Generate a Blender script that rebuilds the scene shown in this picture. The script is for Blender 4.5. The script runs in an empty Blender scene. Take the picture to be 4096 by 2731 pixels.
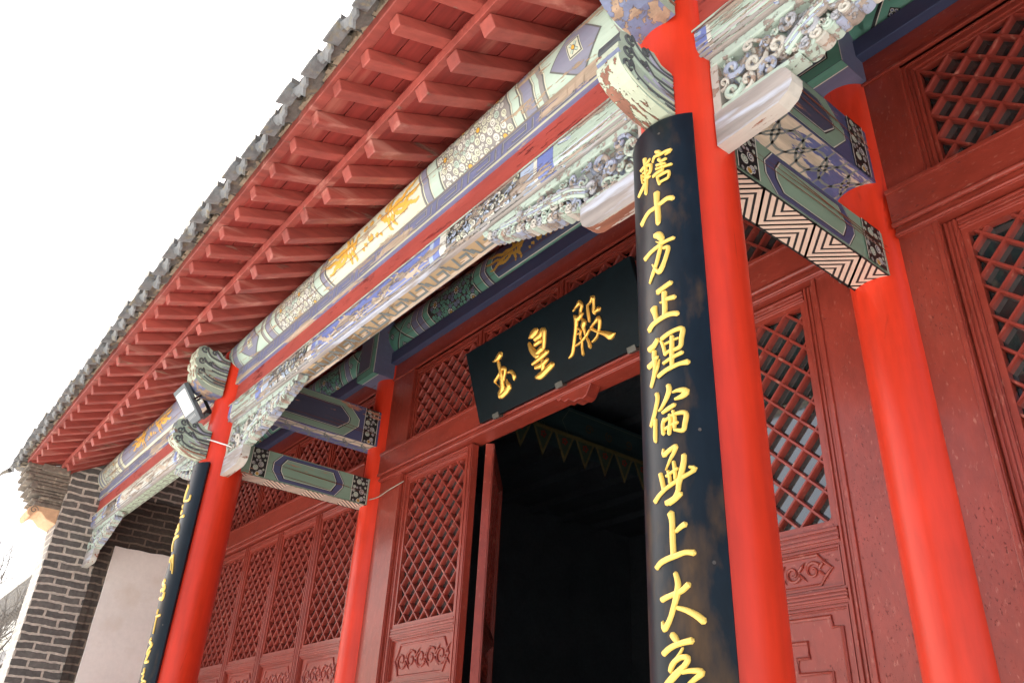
import bpy, math, random
from mathutils import Matrix, Vector
random.seed(7)
H = 1.6                      # camera height; every builder below works in heights relative to it
SC = bpy.context.scene
COL = SC.collection
# ---------------- camera, sky, sun, exposure ----------------
cd = bpy.data.cameras.new("camera"); cam = bpy.data.objects.new("camera", cd); COL.objects.link(cam)
R0 = [[0.619712, 0.783337, 0.048371], [-0.359208, 0.337895, -0.869941], [-0.697801, 0.521737, 0.490779]]
cam.matrix_world = Matrix(((R0[0][0], -R0[1][0], -R0[2][0], 0), (R0[0][1], -R0[1][1], -R0[2][1], 0),
                           (R0[0][2], -R0[1][2], -R0[2][2], H), (0, 0, 0, 1)))
cd.sensor_width = 36; cd.lens = 28.5538; cd.clip_start = .05; cd.clip_end = 3000
SC.camera = cam
SUN = Vector((-.62, -.20, .76)).normalized()
w = bpy.data.worlds.new("World"); SC.world = w; w.use_nodes = True
nt = w.node_tree; bg = nt.nodes["Background"]
sky = nt.nodes.new("ShaderNodeTexSky"); sky.sky_type = 'NISHITA'; sky.sun_disc = False
sky.sun_elevation = math.asin(SUN.z); sky.sun_rotation = math.atan2(SUN.x, SUN.y) % (2 * math.pi)
sky.air_density = 1.0; sky.dust_density = 6.0; sky.ozone_density = 1.0
nt.links.new(sky.outputs[0], bg.inputs[0]); bg.inputs[1].default_value = .115
sl = bpy.data.lights.new("sun", 'SUN'); so = bpy.data.objects.new("sun", sl); COL.objects.link(so)
sl.energy = 5; sl.angle = math.radians(.5); sl.color = (1, .955, .90)
so.rotation_euler = SUN.to_track_quat('Z', 'Y').to_euler(); so.location = (0, 0, 30)
SC.view_settings.view_transform = 'Standard'; SC.view_settings.look = 'None'
SC.view_settings.gamma = 1; SC.view_settings.exposure = 1.35
SC.render.engine = 'CYCLES'; SC.cycles.max_bounces = 8; SC.cycles.diffuse_bounces = 5
SC.cycles.use_denoising = True
# traced handwriting: strokes of (across, up, width) in metres on each board
PLQ=[[[(0.2288,0.2964,0.0048),(0.2578,0.296,0.0214),(0.2879,0.3051,0.033),(0.3068,0.3157,0.0353)],[(0.2743,0.2749,0.0236),(0.2745,0.2398,0.0247),(0.2761,0.2093,0.0264),(0.2729,0.1756,0.0292),(0.2676,0.1477,0.0321),(0.2589,0.121,0.0437),(0.23,0.0912,0.0351),(0.2229,0.0812,0.0117)],[(0.2699,0.2139,0.0223),(0.2376,0.1978,0.0201),(0.2114,0.1843,0.0142),(0.2259,0.1619,0.0047),(0.2425,0.1414,0.0059)],[(0.2952,0.2324,0.0234),(0.3157,0.2251,0.0233),(0.3133,0.2061,0.0186),(0.2993,0.1863,0.0174),(0.2852,0.1664,0.0175)],[(0.3326,0.1953,0.0127),(0.3614,0.1916,0.0195),(0.3764,0.1691,0.024),(0.3773,0.1493,0.0228),(0.373,0.1362,0.008)],[(0.3147,0.1636,0.0046),(0.3116,0.1426,0.0208),(0.318,0.1159,0.0345),(0.285,0.1074,0.0347)],[(0.2268,0.1169,0.0176),(0.2419,0.0922,0.035),(0.2904,0.1007,0.0347),(0.3267,0.1081,0.0206)]],[[(0.5573,0.3118,0.0076),(0.5903,0.3197,0.0425),(0.6243,0.3312,0.0375)],[(0.5991,0.2914,0.0282),(0.6487,0.2968,0.0325),(0.6768,0.3103,0.037),(0.6664,0.2612,0.0258),(0.6468,0.2198,0.023)],[(0.5488,0.2859,0.019),(0.5595,0.2445,0.0359),(0.5832,0.2069,0.0374),(0.6021,0.1917,0.0279)],[(0.5894,0.2621,0.0235),(0.6391,0.2677,0.0278)],[(0.591,0.2122,0.028),(0.6428,0.2254,0.0323)],[(0.5407,0.1691,0.0188),(0.6103,0.1805,0.0259),(0.6732,0.1936,0.0256)],[(0.5562,0.1431,0.0206),(0.6089,0.1405,0.0277),(0.6602,0.1541,0.0201)],[(0.546,0.0939,0.0186),(0.5804,0.09,0.037),(0.6435,0.1039,0.0346),(0.6879,0.116,0.0307)],[(0.6184,0.1694,0.0203),(0.6182,0.1331,0.0258),(0.6058,0.1133,0.0203)]],[[(0.916,0.3205,0.0061),(0.9478,0.336,0.0158),(0.9733,0.3446,0.0301)],[(0.9708,0.3484,0.0241),(0.981,0.3275,0.0204),(0.9611,0.2972,0.0181),(0.9595,0.2813,0.024),(0.9415,0.2722,0.0271),(0.9216,0.2804,0.0303)],[(0.9157,0.2967,0.0122),(0.9213,0.275,0.0273),(0.9083,0.2361,0.0218),(0.884,0.1907,0.0194),(0.8626,0.1496,0.0194),(0.8395,0.1146,0.0195),(0.8134,0.1051,0.0122)],[(0.9759,0.2855,0.0132),(0.9653,0.2762,0.012)],[(0.9629,0.258,0.0132),(0.9711,0.2382,0.0298),(0.9581,0.2216,0.0269),(0.9598,0.1937,0.0167),(0.9566,0.1733,0.0119)],[(0.9219,0.2252,0.0121),(0.9344,0.2065,0.012),(0.9238,0.1861,0.015),(0.924,0.1643,0.0132)],[(0.9056,0.1988,0.0085),(0.9238,0.1971,0.012),(0.932,0.1993,0.0108)],[(0.8782,0.1464,0.0121),(0.9158,0.1511,0.0144),(0.9583,0.1672,0.0166),(0.9946,0.188,0.0141)],[(0.9273,0.1521,0.0119),(0.9176,0.1233,0.0131),(0.913,0.0873,0.019)],[(0.9583,0.1672,0.0107),(0.9697,0.1358,0.0165),(0.9706,0.1059,0.0223)],[(1.0212,0.3104,0.0119),(1.046,0.3189,0.0153),(1.0652,0.3326,0.0306)],[(1.0667,0.3264,0.0235),(1.0611,0.2989,0.0152),(1.0498,0.2656,0.0199),(1.0545,0.2474,0.0082)],[(1.0585,0.2593,0.0152),(1.0884,0.2629,0.0255)],[(1.0199,0.3109,0.0142),(1.0131,0.2755,0.0178),(1.007,0.2291,0.0165)],[(1.0043,0.195,0.0129),(1.0378,0.2084,0.0152),(1.0702,0.2194,0.0232),(1.0669,0.1886,0.0197),(1.0495,0.1582,0.0139),(1.0273,0.1349,0.0151),(0.9947,0.1235,0.0129)],[(1.0067,0.1913,0.0153),(1.0282,0.1693,0.0152),(1.051,0.1522,0.015),(1.0892,0.1292,0.0274),(1.1168,0.1079,0.0373),(1.1462,0.1094,0.0112)]]]
CPR=[[[(-0.0266,1.6155,0.0134),(-0.0249,1.589,0.0116),(-0.0238,1.5598,0.0107),(-0.0233,1.535,0.0106),(-0.0275,1.4896,0.0091)],[(-0.004,1.6018,0.005),(-0.0129,1.5945,0.0067),(-0.0234,1.5915,0.0062),(-0.0479,1.5872,0.0078)],[(-0.0195,1.5851,0.0068),(-0.005,1.5801,0.0093),(-0.0026,1.5696,0.0092),(-0.0079,1.5522,0.0079),(-0.0256,1.5489,0.0061),(-0.0389,1.5623,0.0049)],[(-0.0421,1.5684,0.0075),(-0.0427,1.5565,0.0066),(-0.0403,1.537,0.0049)],[(-0.036,1.569,0.0056),(-0.0143,1.5654,0.0052)],[(-0.0328,1.5419,0.0071),(-0.0078,1.5398,0.0079)],[(-0.0652,1.5057,0.0065),(-0.0441,1.5155,0.0091),(-0.0268,1.527,0.0092)],[(0.017,1.612,0.0082),(0.0265,1.6062,0.0119),(0.0322,1.5941,0.0078),(0.0129,1.5967,0.0068),(0.0053,1.5814,0.0056)],[(0.0322,1.5941,0.0072),(0.0474,1.5968,0.0076),(0.0645,1.5962,0.0093)],[(0.0614,1.5904,0.0062),(0.0468,1.5847,0.0038)],[(0.0268,1.5794,0.0099),(0.0339,1.565,0.0084),(0.0362,1.5498,0.0077),(0.0369,1.5321,0.0063)],[(0.0356,1.5676,0.0071),(0.049,1.5706,0.0075)],[(0.0179,1.5618,0.0073),(0.0468,1.5542,0.0056)],[(0.0157,1.5492,0.006),(0.039,1.5449,0.0063),(0.0646,1.5437,0.0067)],[(0.0045,1.5283,0.0068),(0.0215,1.5336,0.0085),(0.037,1.5338,0.007)],[(0.0192,1.5194,0.0079),(0.0216,1.5026,0.0071),(0.0248,1.4906,0.0077)],[(0.0207,1.5185,0.0072),(0.0408,1.5215,0.0075),(0.0551,1.5208,0.008),(0.0544,1.5067,0.0067),(0.0513,1.4996,0.0061),(0.0275,1.496,0.0058)]],[[(0.0133,1.4667,0.017),(0.0121,1.4406,0.015),(0.0137,1.4067,0.0141),(0.0137,1.3742,0.014),(0.0121,1.3622,0.0114)],[(-0.0539,1.3989,0.0126),(-0.0403,1.4076,0.0102),(-0.0178,1.419,0.01),(0.0043,1.4202,0.0099),(0.0272,1.4258,0.0106),(0.0451,1.4321,0.0109),(0.0614,1.427,0.013)]],[[(-0.0003,1.3275,0.013),(0.0127,1.3236,0.0188),(0.0212,1.3068,0.0152),(0.0176,1.2961,0.0061),(0.0037,1.3064,0.0032)],[(-0.0432,1.2761,0.0114),(-0.0211,1.2828,0.009),(0.0077,1.2886,0.0088),(0.0324,1.2938,0.0083),(0.0573,1.2963,0.0085)],[(0.0187,1.2862,0.0091),(0.0095,1.2599,0.0099),(-0.0,1.2343,0.0094),(-0.0135,1.2111,0.0085),(-0.027,1.19,0.0034)],[(0.0256,1.2752,0.0077),(0.0398,1.2722,0.0098),(0.0345,1.2514,0.0099),(0.0247,1.2284,0.0106),(0.0116,1.2089,0.0133),(0.0007,1.2158,0.0094),(-0.012,1.2406,0.0046)]],[[(0.0005,1.1487,0.0134),(0.0194,1.1546,0.011),(0.0423,1.1616,0.0111)],[(0.0215,1.1392,0.0132),(0.0204,1.1167,0.0125),(0.0206,1.0938,0.0124),(0.0179,1.0696,0.0113)],[(0.0261,1.1172,0.0096),(0.0503,1.1157,0.0107)],[(0.0066,1.114,0.0035),(0.0172,1.1123,0.0057)],[(-0.0156,1.1072,0.0197),(-0.0113,1.088,0.013),(-0.0072,1.0691,0.0121)],[(-0.0364,1.0523,0.0129),(-0.0218,1.0619,0.0115),(-0.0007,1.0662,0.0107),(0.0237,1.0701,0.0111),(0.0426,1.069,0.0112),(0.0552,1.0651,0.012)]],[[(-0.0397,0.9984,0.0149),(-0.0216,1.0008,0.0138),(-0.0069,1.0135,0.0101)],[(-0.0207,0.9841,0.0124),(-0.0216,0.9683,0.0124),(-0.0192,0.9485,0.0121),(-0.0223,0.926,0.011),(-0.0379,0.8933,0.0071)],[(-0.0449,0.952,0.0137),(-0.028,0.955,0.0114),(-0.0095,0.9658,0.0059)],[(-0.023,0.9132,0.0043),(-0.0095,0.9366,0.0047),(-0.0036,0.9554,0.0023)],[(0.0056,1.0082,0.0097),(0.0235,1.015,0.0098),(0.0477,1.0206,0.0094),(0.065,1.0187,0.0112),(0.0612,0.9954,0.0106),(0.0549,0.9704,0.0091),(0.0237,0.9665,0.0075),(0.015,0.9616,0.0055)],[(0.0038,1.0035,0.0063),(0.0105,0.9874,0.0084),(0.015,0.9616,0.0082)],[(0.0366,1.0051,0.0095),(0.0351,0.9787,0.0105),(0.0338,0.9553,0.0104),(0.032,0.9219,0.0093)],[(0.0165,0.9905,0.005),(0.0386,0.9937,0.0047),(0.0539,0.996,0.0046)],[(0.0079,0.9391,0.0061),(0.028,0.9453,0.0074),(0.0464,0.9503,0.0081),(0.0613,0.9543,0.009)],[(-0.0093,0.9103,0.0092),(0.0126,0.9178,0.0092),(0.032,0.9219,0.0093),(0.0524,0.9252,0.0085),(0.0737,0.9257,0.0126)]],[[(-0.0186,0.8674,0.0106),(-0.016,0.8537,0.0098),(-0.0244,0.8291,0.0095),(-0.0352,0.8081,0.0093),(-0.0467,0.7926,0.0065)],[(-0.0268,0.8025,0.0089),(-0.0287,0.7834,0.0095),(-0.0302,0.7595,0.0101),(-0.0299,0.7473,0.0071)],[(0.0188,0.8772,0.0105),(0.0208,0.8639,0.0119),(0.0113,0.8442,0.0095),(-0.0047,0.8245,0.0061),(-0.0145,0.8204,0.0023)],[(0.0296,0.855,0.0035),(0.0461,0.8569,0.0088),(0.0647,0.8503,0.0143),(0.0547,0.8399,0.0111),(0.0349,0.836,0.005)],[(-0.0023,0.8113,0.006),(0.0154,0.8168,0.0088),(0.0342,0.8226,0.0084)],[(0.0031,0.7955,0.0053),(-0.0022,0.7825,0.0086),(-0.0021,0.7582,0.0096)],[(-0.0003,0.788,0.007),(0.0171,0.7937,0.0061),(0.0356,0.7985,0.0073),(0.0549,0.7978,0.0095),(0.0614,0.7905,0.0103),(0.0567,0.7698,0.0103),(0.0511,0.7542,0.0093),(0.0284,0.7605,0.0059)],[(0.0188,0.8006,0.0076),(0.0207,0.7854,0.0086),(0.0148,0.7534,0.0091)],[(0.0285,0.8077,0.0075),(0.0324,0.7872,0.0083),(0.0298,0.7638,0.0078)],[(0.0044,0.7683,0.0063),(0.0213,0.7732,0.006),(0.0392,0.7759,0.0072)]],[[(-0.0044,0.7208,0.0042),(-0.0037,0.7065,0.0105),(0.0096,0.7122,0.0091),(0.031,0.7198,0.0086),(0.0265,0.708,0.0082),(0.0137,0.6902,0.0059),(-0.0001,0.6684,0.002)],[(0.0225,0.6835,0.0072),(0.0251,0.6624,0.0085),(0.0252,0.642,0.008)],[(0.0498,0.6939,0.0105),(0.0476,0.676,0.0114),(0.0402,0.6503,0.0119),(0.033,0.6293,0.0106),(0.0296,0.6122,0.0101),(0.0188,0.5989,0.0094),(-0.0032,0.5916,0.011)],[(0.0376,0.6063,0.009),(0.0237,0.5958,0.0083),(0.005,0.5887,0.0088)],[(0.0604,0.6637,0.0053),(0.0732,0.6586,0.0105),(0.064,0.6509,0.0075),(0.0433,0.643,0.0082),(0.0209,0.634,0.0081),(-0.0012,0.6256,0.0075),(-0.0235,0.6156,0.0082),(-0.0406,0.6046,0.01)],[(-0.0172,0.6639,0.0097),(-0.012,0.6442,0.0105),(-0.0086,0.6252,0.0093)],[(0.0068,0.6644,0.007),(0.01,0.6499,0.0074),(0.0106,0.6363,0.0073)],[(0.0005,0.6534,0.0051),(0.0173,0.6596,0.0063),(0.0327,0.6653,0.0056)]],[[(0.0077,0.5663,0.0153),(0.0106,0.5485,0.0118),(0.0098,0.5126,0.0121),(0.0098,0.471,0.0114)],[(0.0193,0.5235,0.0068),(0.0319,0.532,0.0089),(0.0437,0.5365,0.0108)],[(-0.0452,0.4566,0.0102),(-0.03,0.4643,0.0105),(-0.0109,0.4684,0.0107),(0.0162,0.4721,0.0103),(0.04,0.4759,0.0094),(0.0593,0.4727,0.0115)]],[[(0.0125,0.4351,0.0094),(0.0177,0.4134,0.0115),(0.0143,0.3931,0.013),(0.0038,0.3671,0.0109),(-0.0096,0.3417,0.0105),(-0.0261,0.327,0.0128),(-0.0308,0.3411,0.0062)],[(-0.0306,0.3865,0.0107),(-0.0015,0.3918,0.0096),(0.025,0.397,0.0104),(0.0434,0.4088,0.0108)],[(0.0124,0.3644,0.0076),(0.0344,0.3571,0.01),(0.0559,0.3455,0.0123),(0.0708,0.3333,0.0134)]],[[(-0.0043,0.3128,0.0117),(0.0042,0.3037,0.0129),(0.0103,0.2966,0.0074)],[(-0.0324,0.278,0.0112),(-0.0082,0.2885,0.0102),(0.0184,0.2943,0.0101),(0.0437,0.2974,0.0116)],[(0.0218,0.2843,0.0036),(0.0084,0.2677,0.0074),(-0.0082,0.253,0.0108),(-0.0138,0.2423,0.0086)],[(-0.0032,0.259,0.0091),(0.0167,0.2671,0.0093),(0.0322,0.2645,0.0104),(0.0236,0.2508,0.0105),(-0.0026,0.2336,0.0128),(-0.0284,0.2166,0.0124)],[(0.0169,0.2386,0.0071),(0.0381,0.2407,0.0088),(0.0608,0.2368,0.011),(0.0405,0.222,0.008),(0.0248,0.2103,0.0082)]]]
CPL_=[[[(-0.0429,1.5895,0.0017),(-0.0078,1.5628,0.0188),(-0.0427,1.5457,0.0009)],[(-0.0078,1.5628,0.0134),(-0.0373,1.5178,0.0282),(-0.043,1.4804,0.0166)],[(-0.0208,1.5485,0.0157),(-0.043,1.5119,0.0097)],[(-0.0028,1.4737,0.0126),(0.044,1.468,0.0126),(0.0545,1.4906,0.0121),(0.0518,1.498,0.0087)]],[[(-0.043,1.4527,0.0253),(-0.0428,1.4354,0.0014)],[(-0.0085,1.4128,0.0185),(-0.0429,1.3968,0.0014)],[(0.0357,1.3733,0.0167),(-0.0428,1.3756,0.0016)]],[[(-0.0069,1.3306,0.0154),(-0.0429,1.3113,0.0011),(-0.0336,1.276,0.0183)],[(-0.0035,1.3265,0.0149),(0.0105,1.2934,0.0131),(-0.0201,1.2829,0.015)],[(-0.0064,1.3035,0.0102),(-0.043,1.305,0.0147)],[(0.0324,1.2531,0.0149),(-0.043,1.2513,0.0227)],[(-0.043,1.2514,0.021),(-0.043,1.2247,0.0212),(-0.0066,1.1708,0.01)]],[[(0.0298,1.142,0.0111),(-0.0002,1.1273,0.0116),(-0.0028,1.1051,0.0119)],[(0.0315,1.1386,0.011),(0.0381,1.1119,0.0106),(0.0398,1.0957,0.007)],[(0.0361,1.1315,0.0072),(0.0545,1.0686,0.0065),(0.0624,1.033,0.0062)],[(0.0208,1.1207,0.0059),(0.0415,1.054,0.0051)]],[[(0.0001,1.001,0.02),(-0.043,0.9924,0.0273),(0.0252,0.9623,0.014),(0.0132,0.9364,0.0151)],[(0.0102,0.9563,0.0104),(-0.043,0.949,0.018)],[(0.036,0.9261,0.0152),(0.028,0.896,0.0204),(-0.0129,0.9012,0.0161)]],[[(0.0088,0.8368,0.0103),(0.0079,0.8141,0.0103)],[(0.0502,0.8041,0.0119),(0.0081,0.7989,0.0103)],[(0.0147,0.7982,0.0085),(0.0192,0.7526,0.0082),(0.0251,0.7074,0.0067)]],[[(0.0134,0.6826,0.0121),(0.0098,0.6645,0.0149),(0.0413,0.6476,0.0141),(0.0181,0.6236,0.0116),(0.0095,0.5989,0.0098)],[(0.0414,0.6185,0.008),(0.0302,0.5974,0.0106),(0.0209,0.5764,0.0113),(0.0122,0.5554,0.0096)],[(0.0485,0.5606,0.0134),(0.0163,0.5552,0.0093)]],[[(0.0274,0.5259,0.0107),(0.0301,0.5045,0.0105),(0.0129,0.4984,0.0094)],[(0.0378,0.4901,0.01),(0.0311,0.4693,0.0104),(0.0682,0.4578,0.0087)],[(0.0489,0.4616,0.0075),(0.034,0.453,0.0081)]]]
# ---------------- mesh helpers ----------------
class M:
    def __init__(s): s.v = []; s.f = []; s.m = []; s.mats = []
    def mi(s, mat):
        if mat not in s.mats: s.mats.append(mat)
        return s.mats.index(mat)
    def add(s, vs, fs, mat):
        b = len(s.v); s.v += [tuple(p) for p in vs]; k = s.mi(mat)
        for f in fs: s.f.append(tuple(b + i for i in f)); s.m.append(k)
    def box(s, x0, x1, y0, y1, z0, z1, mat):
        s.add([(x0,y0,z0),(x1,y0,z0),(x1,y1,z0),(x0,y1,z0),(x0,y0,z1),(x1,y0,z1),(x1,y1,z1),(x0,y1,z1)],
              [(0,3,2,1),(4,5,6,7),(0,1,5,4),(1,2,6,5),(2,3,7,6),(3,0,4,7)], mat)
    def hexa(s, p, mat):   # 8 corners, bottom ring then top ring
        s.add(p, [(0,3,2,1),(4,5,6,7),(0,1,5,4),(1,2,6,5),(2,3,7,6),(3,0,4,7)], mat)
    def prism(s, poly, fn, a, b, mat):   # poly of (p,q); fn(p,q,t)
        n = len(poly)
        s.add([fn(p, q, a) for p, q in poly] + [fn(p, q, b) for p, q in poly],
              [tuple(range(n))[::-1], tuple(range(n, 2*n))] + [(i, (i+1) % n, n+(i+1) % n, n+i) for i in range(n)], mat)
    def cyl(s, c, r0, r1, z0, z1, mat, n=48, axis='z', caps=True, rings=1, a0=0, a1=2*math.pi):
        full = abs(a1-a0) > 6.28
        k = n if full else n+1
        vs = []
        for j in range(rings+1):
            t = j/rings; r = r0+(r1-r0)*t; z = z0+(z1-z0)*t
            for i in range(k):
                a = a0+(a1-a0)*i/n; p, q = r*math.cos(a), r*math.sin(a)
                vs.append((c[0]+p, c[1]+q, z) if axis == 'z' else ((z, c[0]+p, c[1]+q) if axis == 'x' else (c[0]+p, z, c[1]+q)))
        fs = []
        for j in range(rings):
            for i in range(n):
                i2 = (i+1) % k if full else i+1
                fs.append((j*k+i, j*k+i2, (j+1)*k+i2, (j+1)*k+i))
        if caps: fs += [tuple(range(k))[::-1], tuple(range(rings*k, rings*k+k))]
        s.add(vs, fs, mat)
    def tube(s, pts, r, mat, n=8, close=True):
        pts = [Vector(p) for p in pts]; m = len(pts); vs = []
        rr = r if isinstance(r, (list, tuple)) else [r]*m
        up = None
        for i, p in enumerate(pts):
            d = (pts[min(i+1, m-1)] - pts[max(i-1, 0)]).normalized()
            if up is None: up = Vector((0,0,1)) if abs(d.z) < .9 else Vector((1,0,0))
            x = d.cross(up)
            if x.length < 1e-6: x = d.orthogonal()
            x.normalize(); up = x.cross(d).normalized()
            for k in range(n):
                a = 2*math.pi*k/n; vs.append(tuple(p + (x*math.cos(a) + up*math.sin(a))*rr[i]))
        fs = [(j*n+k, j*n+(k+1) % n, (j+1)*n+(k+1) % n, (j+1)*n+k) for j in range(m-1) for k in range(n)]
        if close: fs += [tuple(range(n))[::-1], tuple(range((m-1)*n, m*n))]
        s.add(vs, fs, mat)
    def build(s, name, parent=None, loc=None, smooth=False, bevel=0, seg=2):
        """link as one mesh object; loc (rel coords) becomes the origin, verts are given in rel coords"""
        lx, ly, lz = loc if loc else (0, 0, 0)
        if parent is not None and not loc: base = parent.get('_o', (0,0,0)); lx, ly, lz = base
        me = bpy.data.meshes.new(name)
        me.from_pydata([(x-lx, y-ly, z-lz) for x, y, z in s.v], [], s.f)
        for m_ in s.mats: me.materials.append(m_)
        me.polygons.foreach_set('material_index', s.m)
        if smooth is True: me.polygons.foreach_set('use_smooth', [True]*len(s.f))
        me.update()
        if smooth == 'auto':
            me.polygons.foreach_set('use_smooth', [True]*len(s.f))
            try: me.set_sharp_from_angle(angle=math.radians(35))
            except Exception: pass
        o = bpy.data.objects.new(name, me); COL.objects.link(o)
        o['_o'] = (lx, ly, lz)
        if parent is None: o.location = (lx, ly, lz+H)
        else:
            px, py, pz = parent['_o']; o.parent = parent; o.location = (lx-px, ly-py, lz-pz)
        if bevel:
            b = o.modifiers.new('bevel', 'BEVEL'); b.width = bevel; b.segments = seg; b.limit_method = 'ANGLE'; b.angle_limit = math.radians(40)
            b.harden_normals = False
        return o

def empty(name, loc, parent=None):
    o = bpy.data.objects.new(name, None); COL.objects.link(o); o['_o'] = tuple(loc)
    o.empty_display_size = .2
    if parent is None: o.location = (loc[0], loc[1], loc[2]+H)
    else:
        px, py, pz = parent['_o']; o.parent = parent; o.location = (loc[0]-px, loc[1]-py, loc[2]-pz)
    return o
def tag(o, label=None, cat=None, group=None, kind=None):
    if label: o['label'] = label
    if cat: o['category'] = cat
    if group: o['group'] = group
    if kind: o['kind'] = kind
    return o
def dup(o, parent, dx, dy=0, dz=0):
    """copy a part and its sub-parts, shifted"""
    c = o.copy(); COL.objects.link(c); c.parent = parent
    x, y, z = o['_o']; c['_o'] = (x+dx, y+dy, z+dz)
    if parent is not None:
        px, py, pz = parent['_o']; c.location = (x+dx-px, y+dy-py, z+dz-pz)
    for g in list(o.children):
        d = g.copy(); COL.objects.link(d); d.parent = c; gx, gy, gz = g['_o']; d['_o'] = (gx+dx, gy+dy, gz+dz)
    return c

# ---------------- materials ----------------
AX = {'zz': (1, 1, .42), 'xx': (.42, 1, 1), 'x': (.12, 1, 1), 'y': (1, .12, 1), 'z': (1, 1, .12), 'n': (1, 1, 1)}
def mat(name, col, rough=.5, grain='n', vs=.18, peel=0, wood=(.30,.25,.20), pscale=10, bump=.2, coat=0, metal=0,
        stain=None, ior=None, crack=0, gsc=28, emis=None, flake=0, flakecol=(.12,.006,.004), flsc=38, rnd=0):
    m = bpy.data.materials.new(name); m.use_nodes = True; nt = m.node_tree; N = nt.nodes; L = nt.links
    b = N['Principled BSDF']; b.inputs['Roughness'].default_value = rough; b.inputs['Metallic'].default_value = metal
    if coat: b.inputs['Coat Weight'].default_value = coat; b.inputs['Coat Roughness'].default_value = .12
    if ior: b.inputs['IOR'].default_value = ior
    geo = N.new('ShaderNodeNewGeometry')
    mp = N.new('ShaderNodeMapping'); mp.inputs['Scale'].default_value = AX[grain]; L.new(geo.outputs['Position'], mp.inputs[0])
    def noise(sc, det=5, vec=mp, rg=.6):
        n = N.new('ShaderNodeTexNoise'); n.inputs['Scale'].default_value = sc; n.inputs['Detail'].default_value = det
        n.inputs['Roughness'].default_value = rg; L.new(vec.outputs[0], n.inputs['Vector']); return n.outputs[0]
    def mr(x, a, b_, c=0, d=1):
        n = N.new('ShaderNodeMapRange'); n.inputs[1].default_value = a; n.inputs[2].default_value = b_
        n.inputs[3].default_value = c; n.inputs[4].default_value = d; L.new(x, n.inputs[0]); return n.outputs[0]
    def mix(f, a, b_, bt='MIX'):
        n = N.new('ShaderNodeMix'); n.data_type = 'RGBA'; n.blend_type = bt
        if isinstance(f, float): n.inputs[0].default_value = f
        else: L.new(f, n.inputs[0])
        for k, q in ((6, a), (7, b_)):
            if isinstance(q, tuple): n.inputs[k].default_value = (*q, 1)
            else: L.new(q, n.inputs[k])
        return n.outputs[2]
    def math_(op, a, b_):
        n = N.new('ShaderNodeMath'); n.operation = op
        for k, q in ((0, a), (1, b_)):
            if isinstance(q, (int, float)): n.inputs[k].default_value = q
            else: L.new(q, n.inputs[k])
        return n.outputs[0]
    g1 = noise(gsc, 6); g2 = noise(3.1, 3, geo)
    lo = tuple(c*(1-vs) for c in col); hi = tuple(min(1, c*(1+vs)) for c in col)
    f = mr(math_('ADD', math_('MULTIPLY', g1, .55), math_('MULTIPLY', g2, .45)), .35, .65)
    c = mix(f, lo, hi)
    h = math_('MULTIPLY', g1, .5)
    if stain:      # (colour, amount, scale)
        sm = mr(noise(stain[2], 6, mp), stain[1], stain[1]+(stain[3] if len(stain) > 3 else .12))
        c = mix(sm, c, stain[0])
    if crack:
        vo = N.new('ShaderNodeTexVoronoi'); vo.feature = 'DISTANCE_TO_EDGE'; vo.inputs['Scale'].default_value = crack
        L.new(mp.outputs[0], vo.inputs['Vector'])
        cm = mr(vo.outputs['Distance'], .0, .008, 1, 0)
        gate = mr(noise(4, 4, geo), .52, .62)
        cm = math_('MULTIPLY', cm, gate)
        c = mix(cm, c, tuple(q*.62 for q in col)); h = math_('SUBTRACT', h, math_('MULTIPLY', cm, .6))
    if flake:      # small dark flaked pits
        fm = mr(noise(flsc, 8, mp, .75), flake, flake+.02)
        gate = mr(noise(3.2, 4, geo), .48, .56)
        fm = math_('MULTIPLY', fm, gate)
        c = mix(fm, c, flakecol); h = math_('SUBTRACT', h, math_('MULTIPLY', fm, .8))
    if peel:
        t = .5 + (peel-.5)*.34
        pn = noise(pscale, 9, mp, .68)
        mk = mr(pn, t-.006, t+.006, 1, 0)
        wd = mix(mr(g1, .3, .7), tuple(q*.6 for q in wood), tuple(min(1, q*1.25) for q in wood))
        c = mix(mk, c, wd)
        L.new(mr(mk, 0, 1, rough, .85), b.inputs['Roughness'])
        h = math_('ADD', h, math_('MULTIPLY', mk, -1.0))
    if rnd:      # every piece of timber took the paint a little differently
        oi = N.new('ShaderNodeObjectInfo'); c = mix(mr(oi.outputs['Random'], 0, 1, 0, rnd), c, mix(1.0, c, (.55, .42, .42), 'MULTIPLY'))
    L.new(c, b.inputs['Base Color'])
    if bump:
        bp = N.new('ShaderNodeBump'); bp.inputs['Strength'].default_value = min(1, bump*2); bp.inputs['Distance'].default_value = .003*bump*5
        L.new(h, bp.inputs['Height']); L.new(bp.outputs[0], b.inputs['Normal'])
    return m

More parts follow.
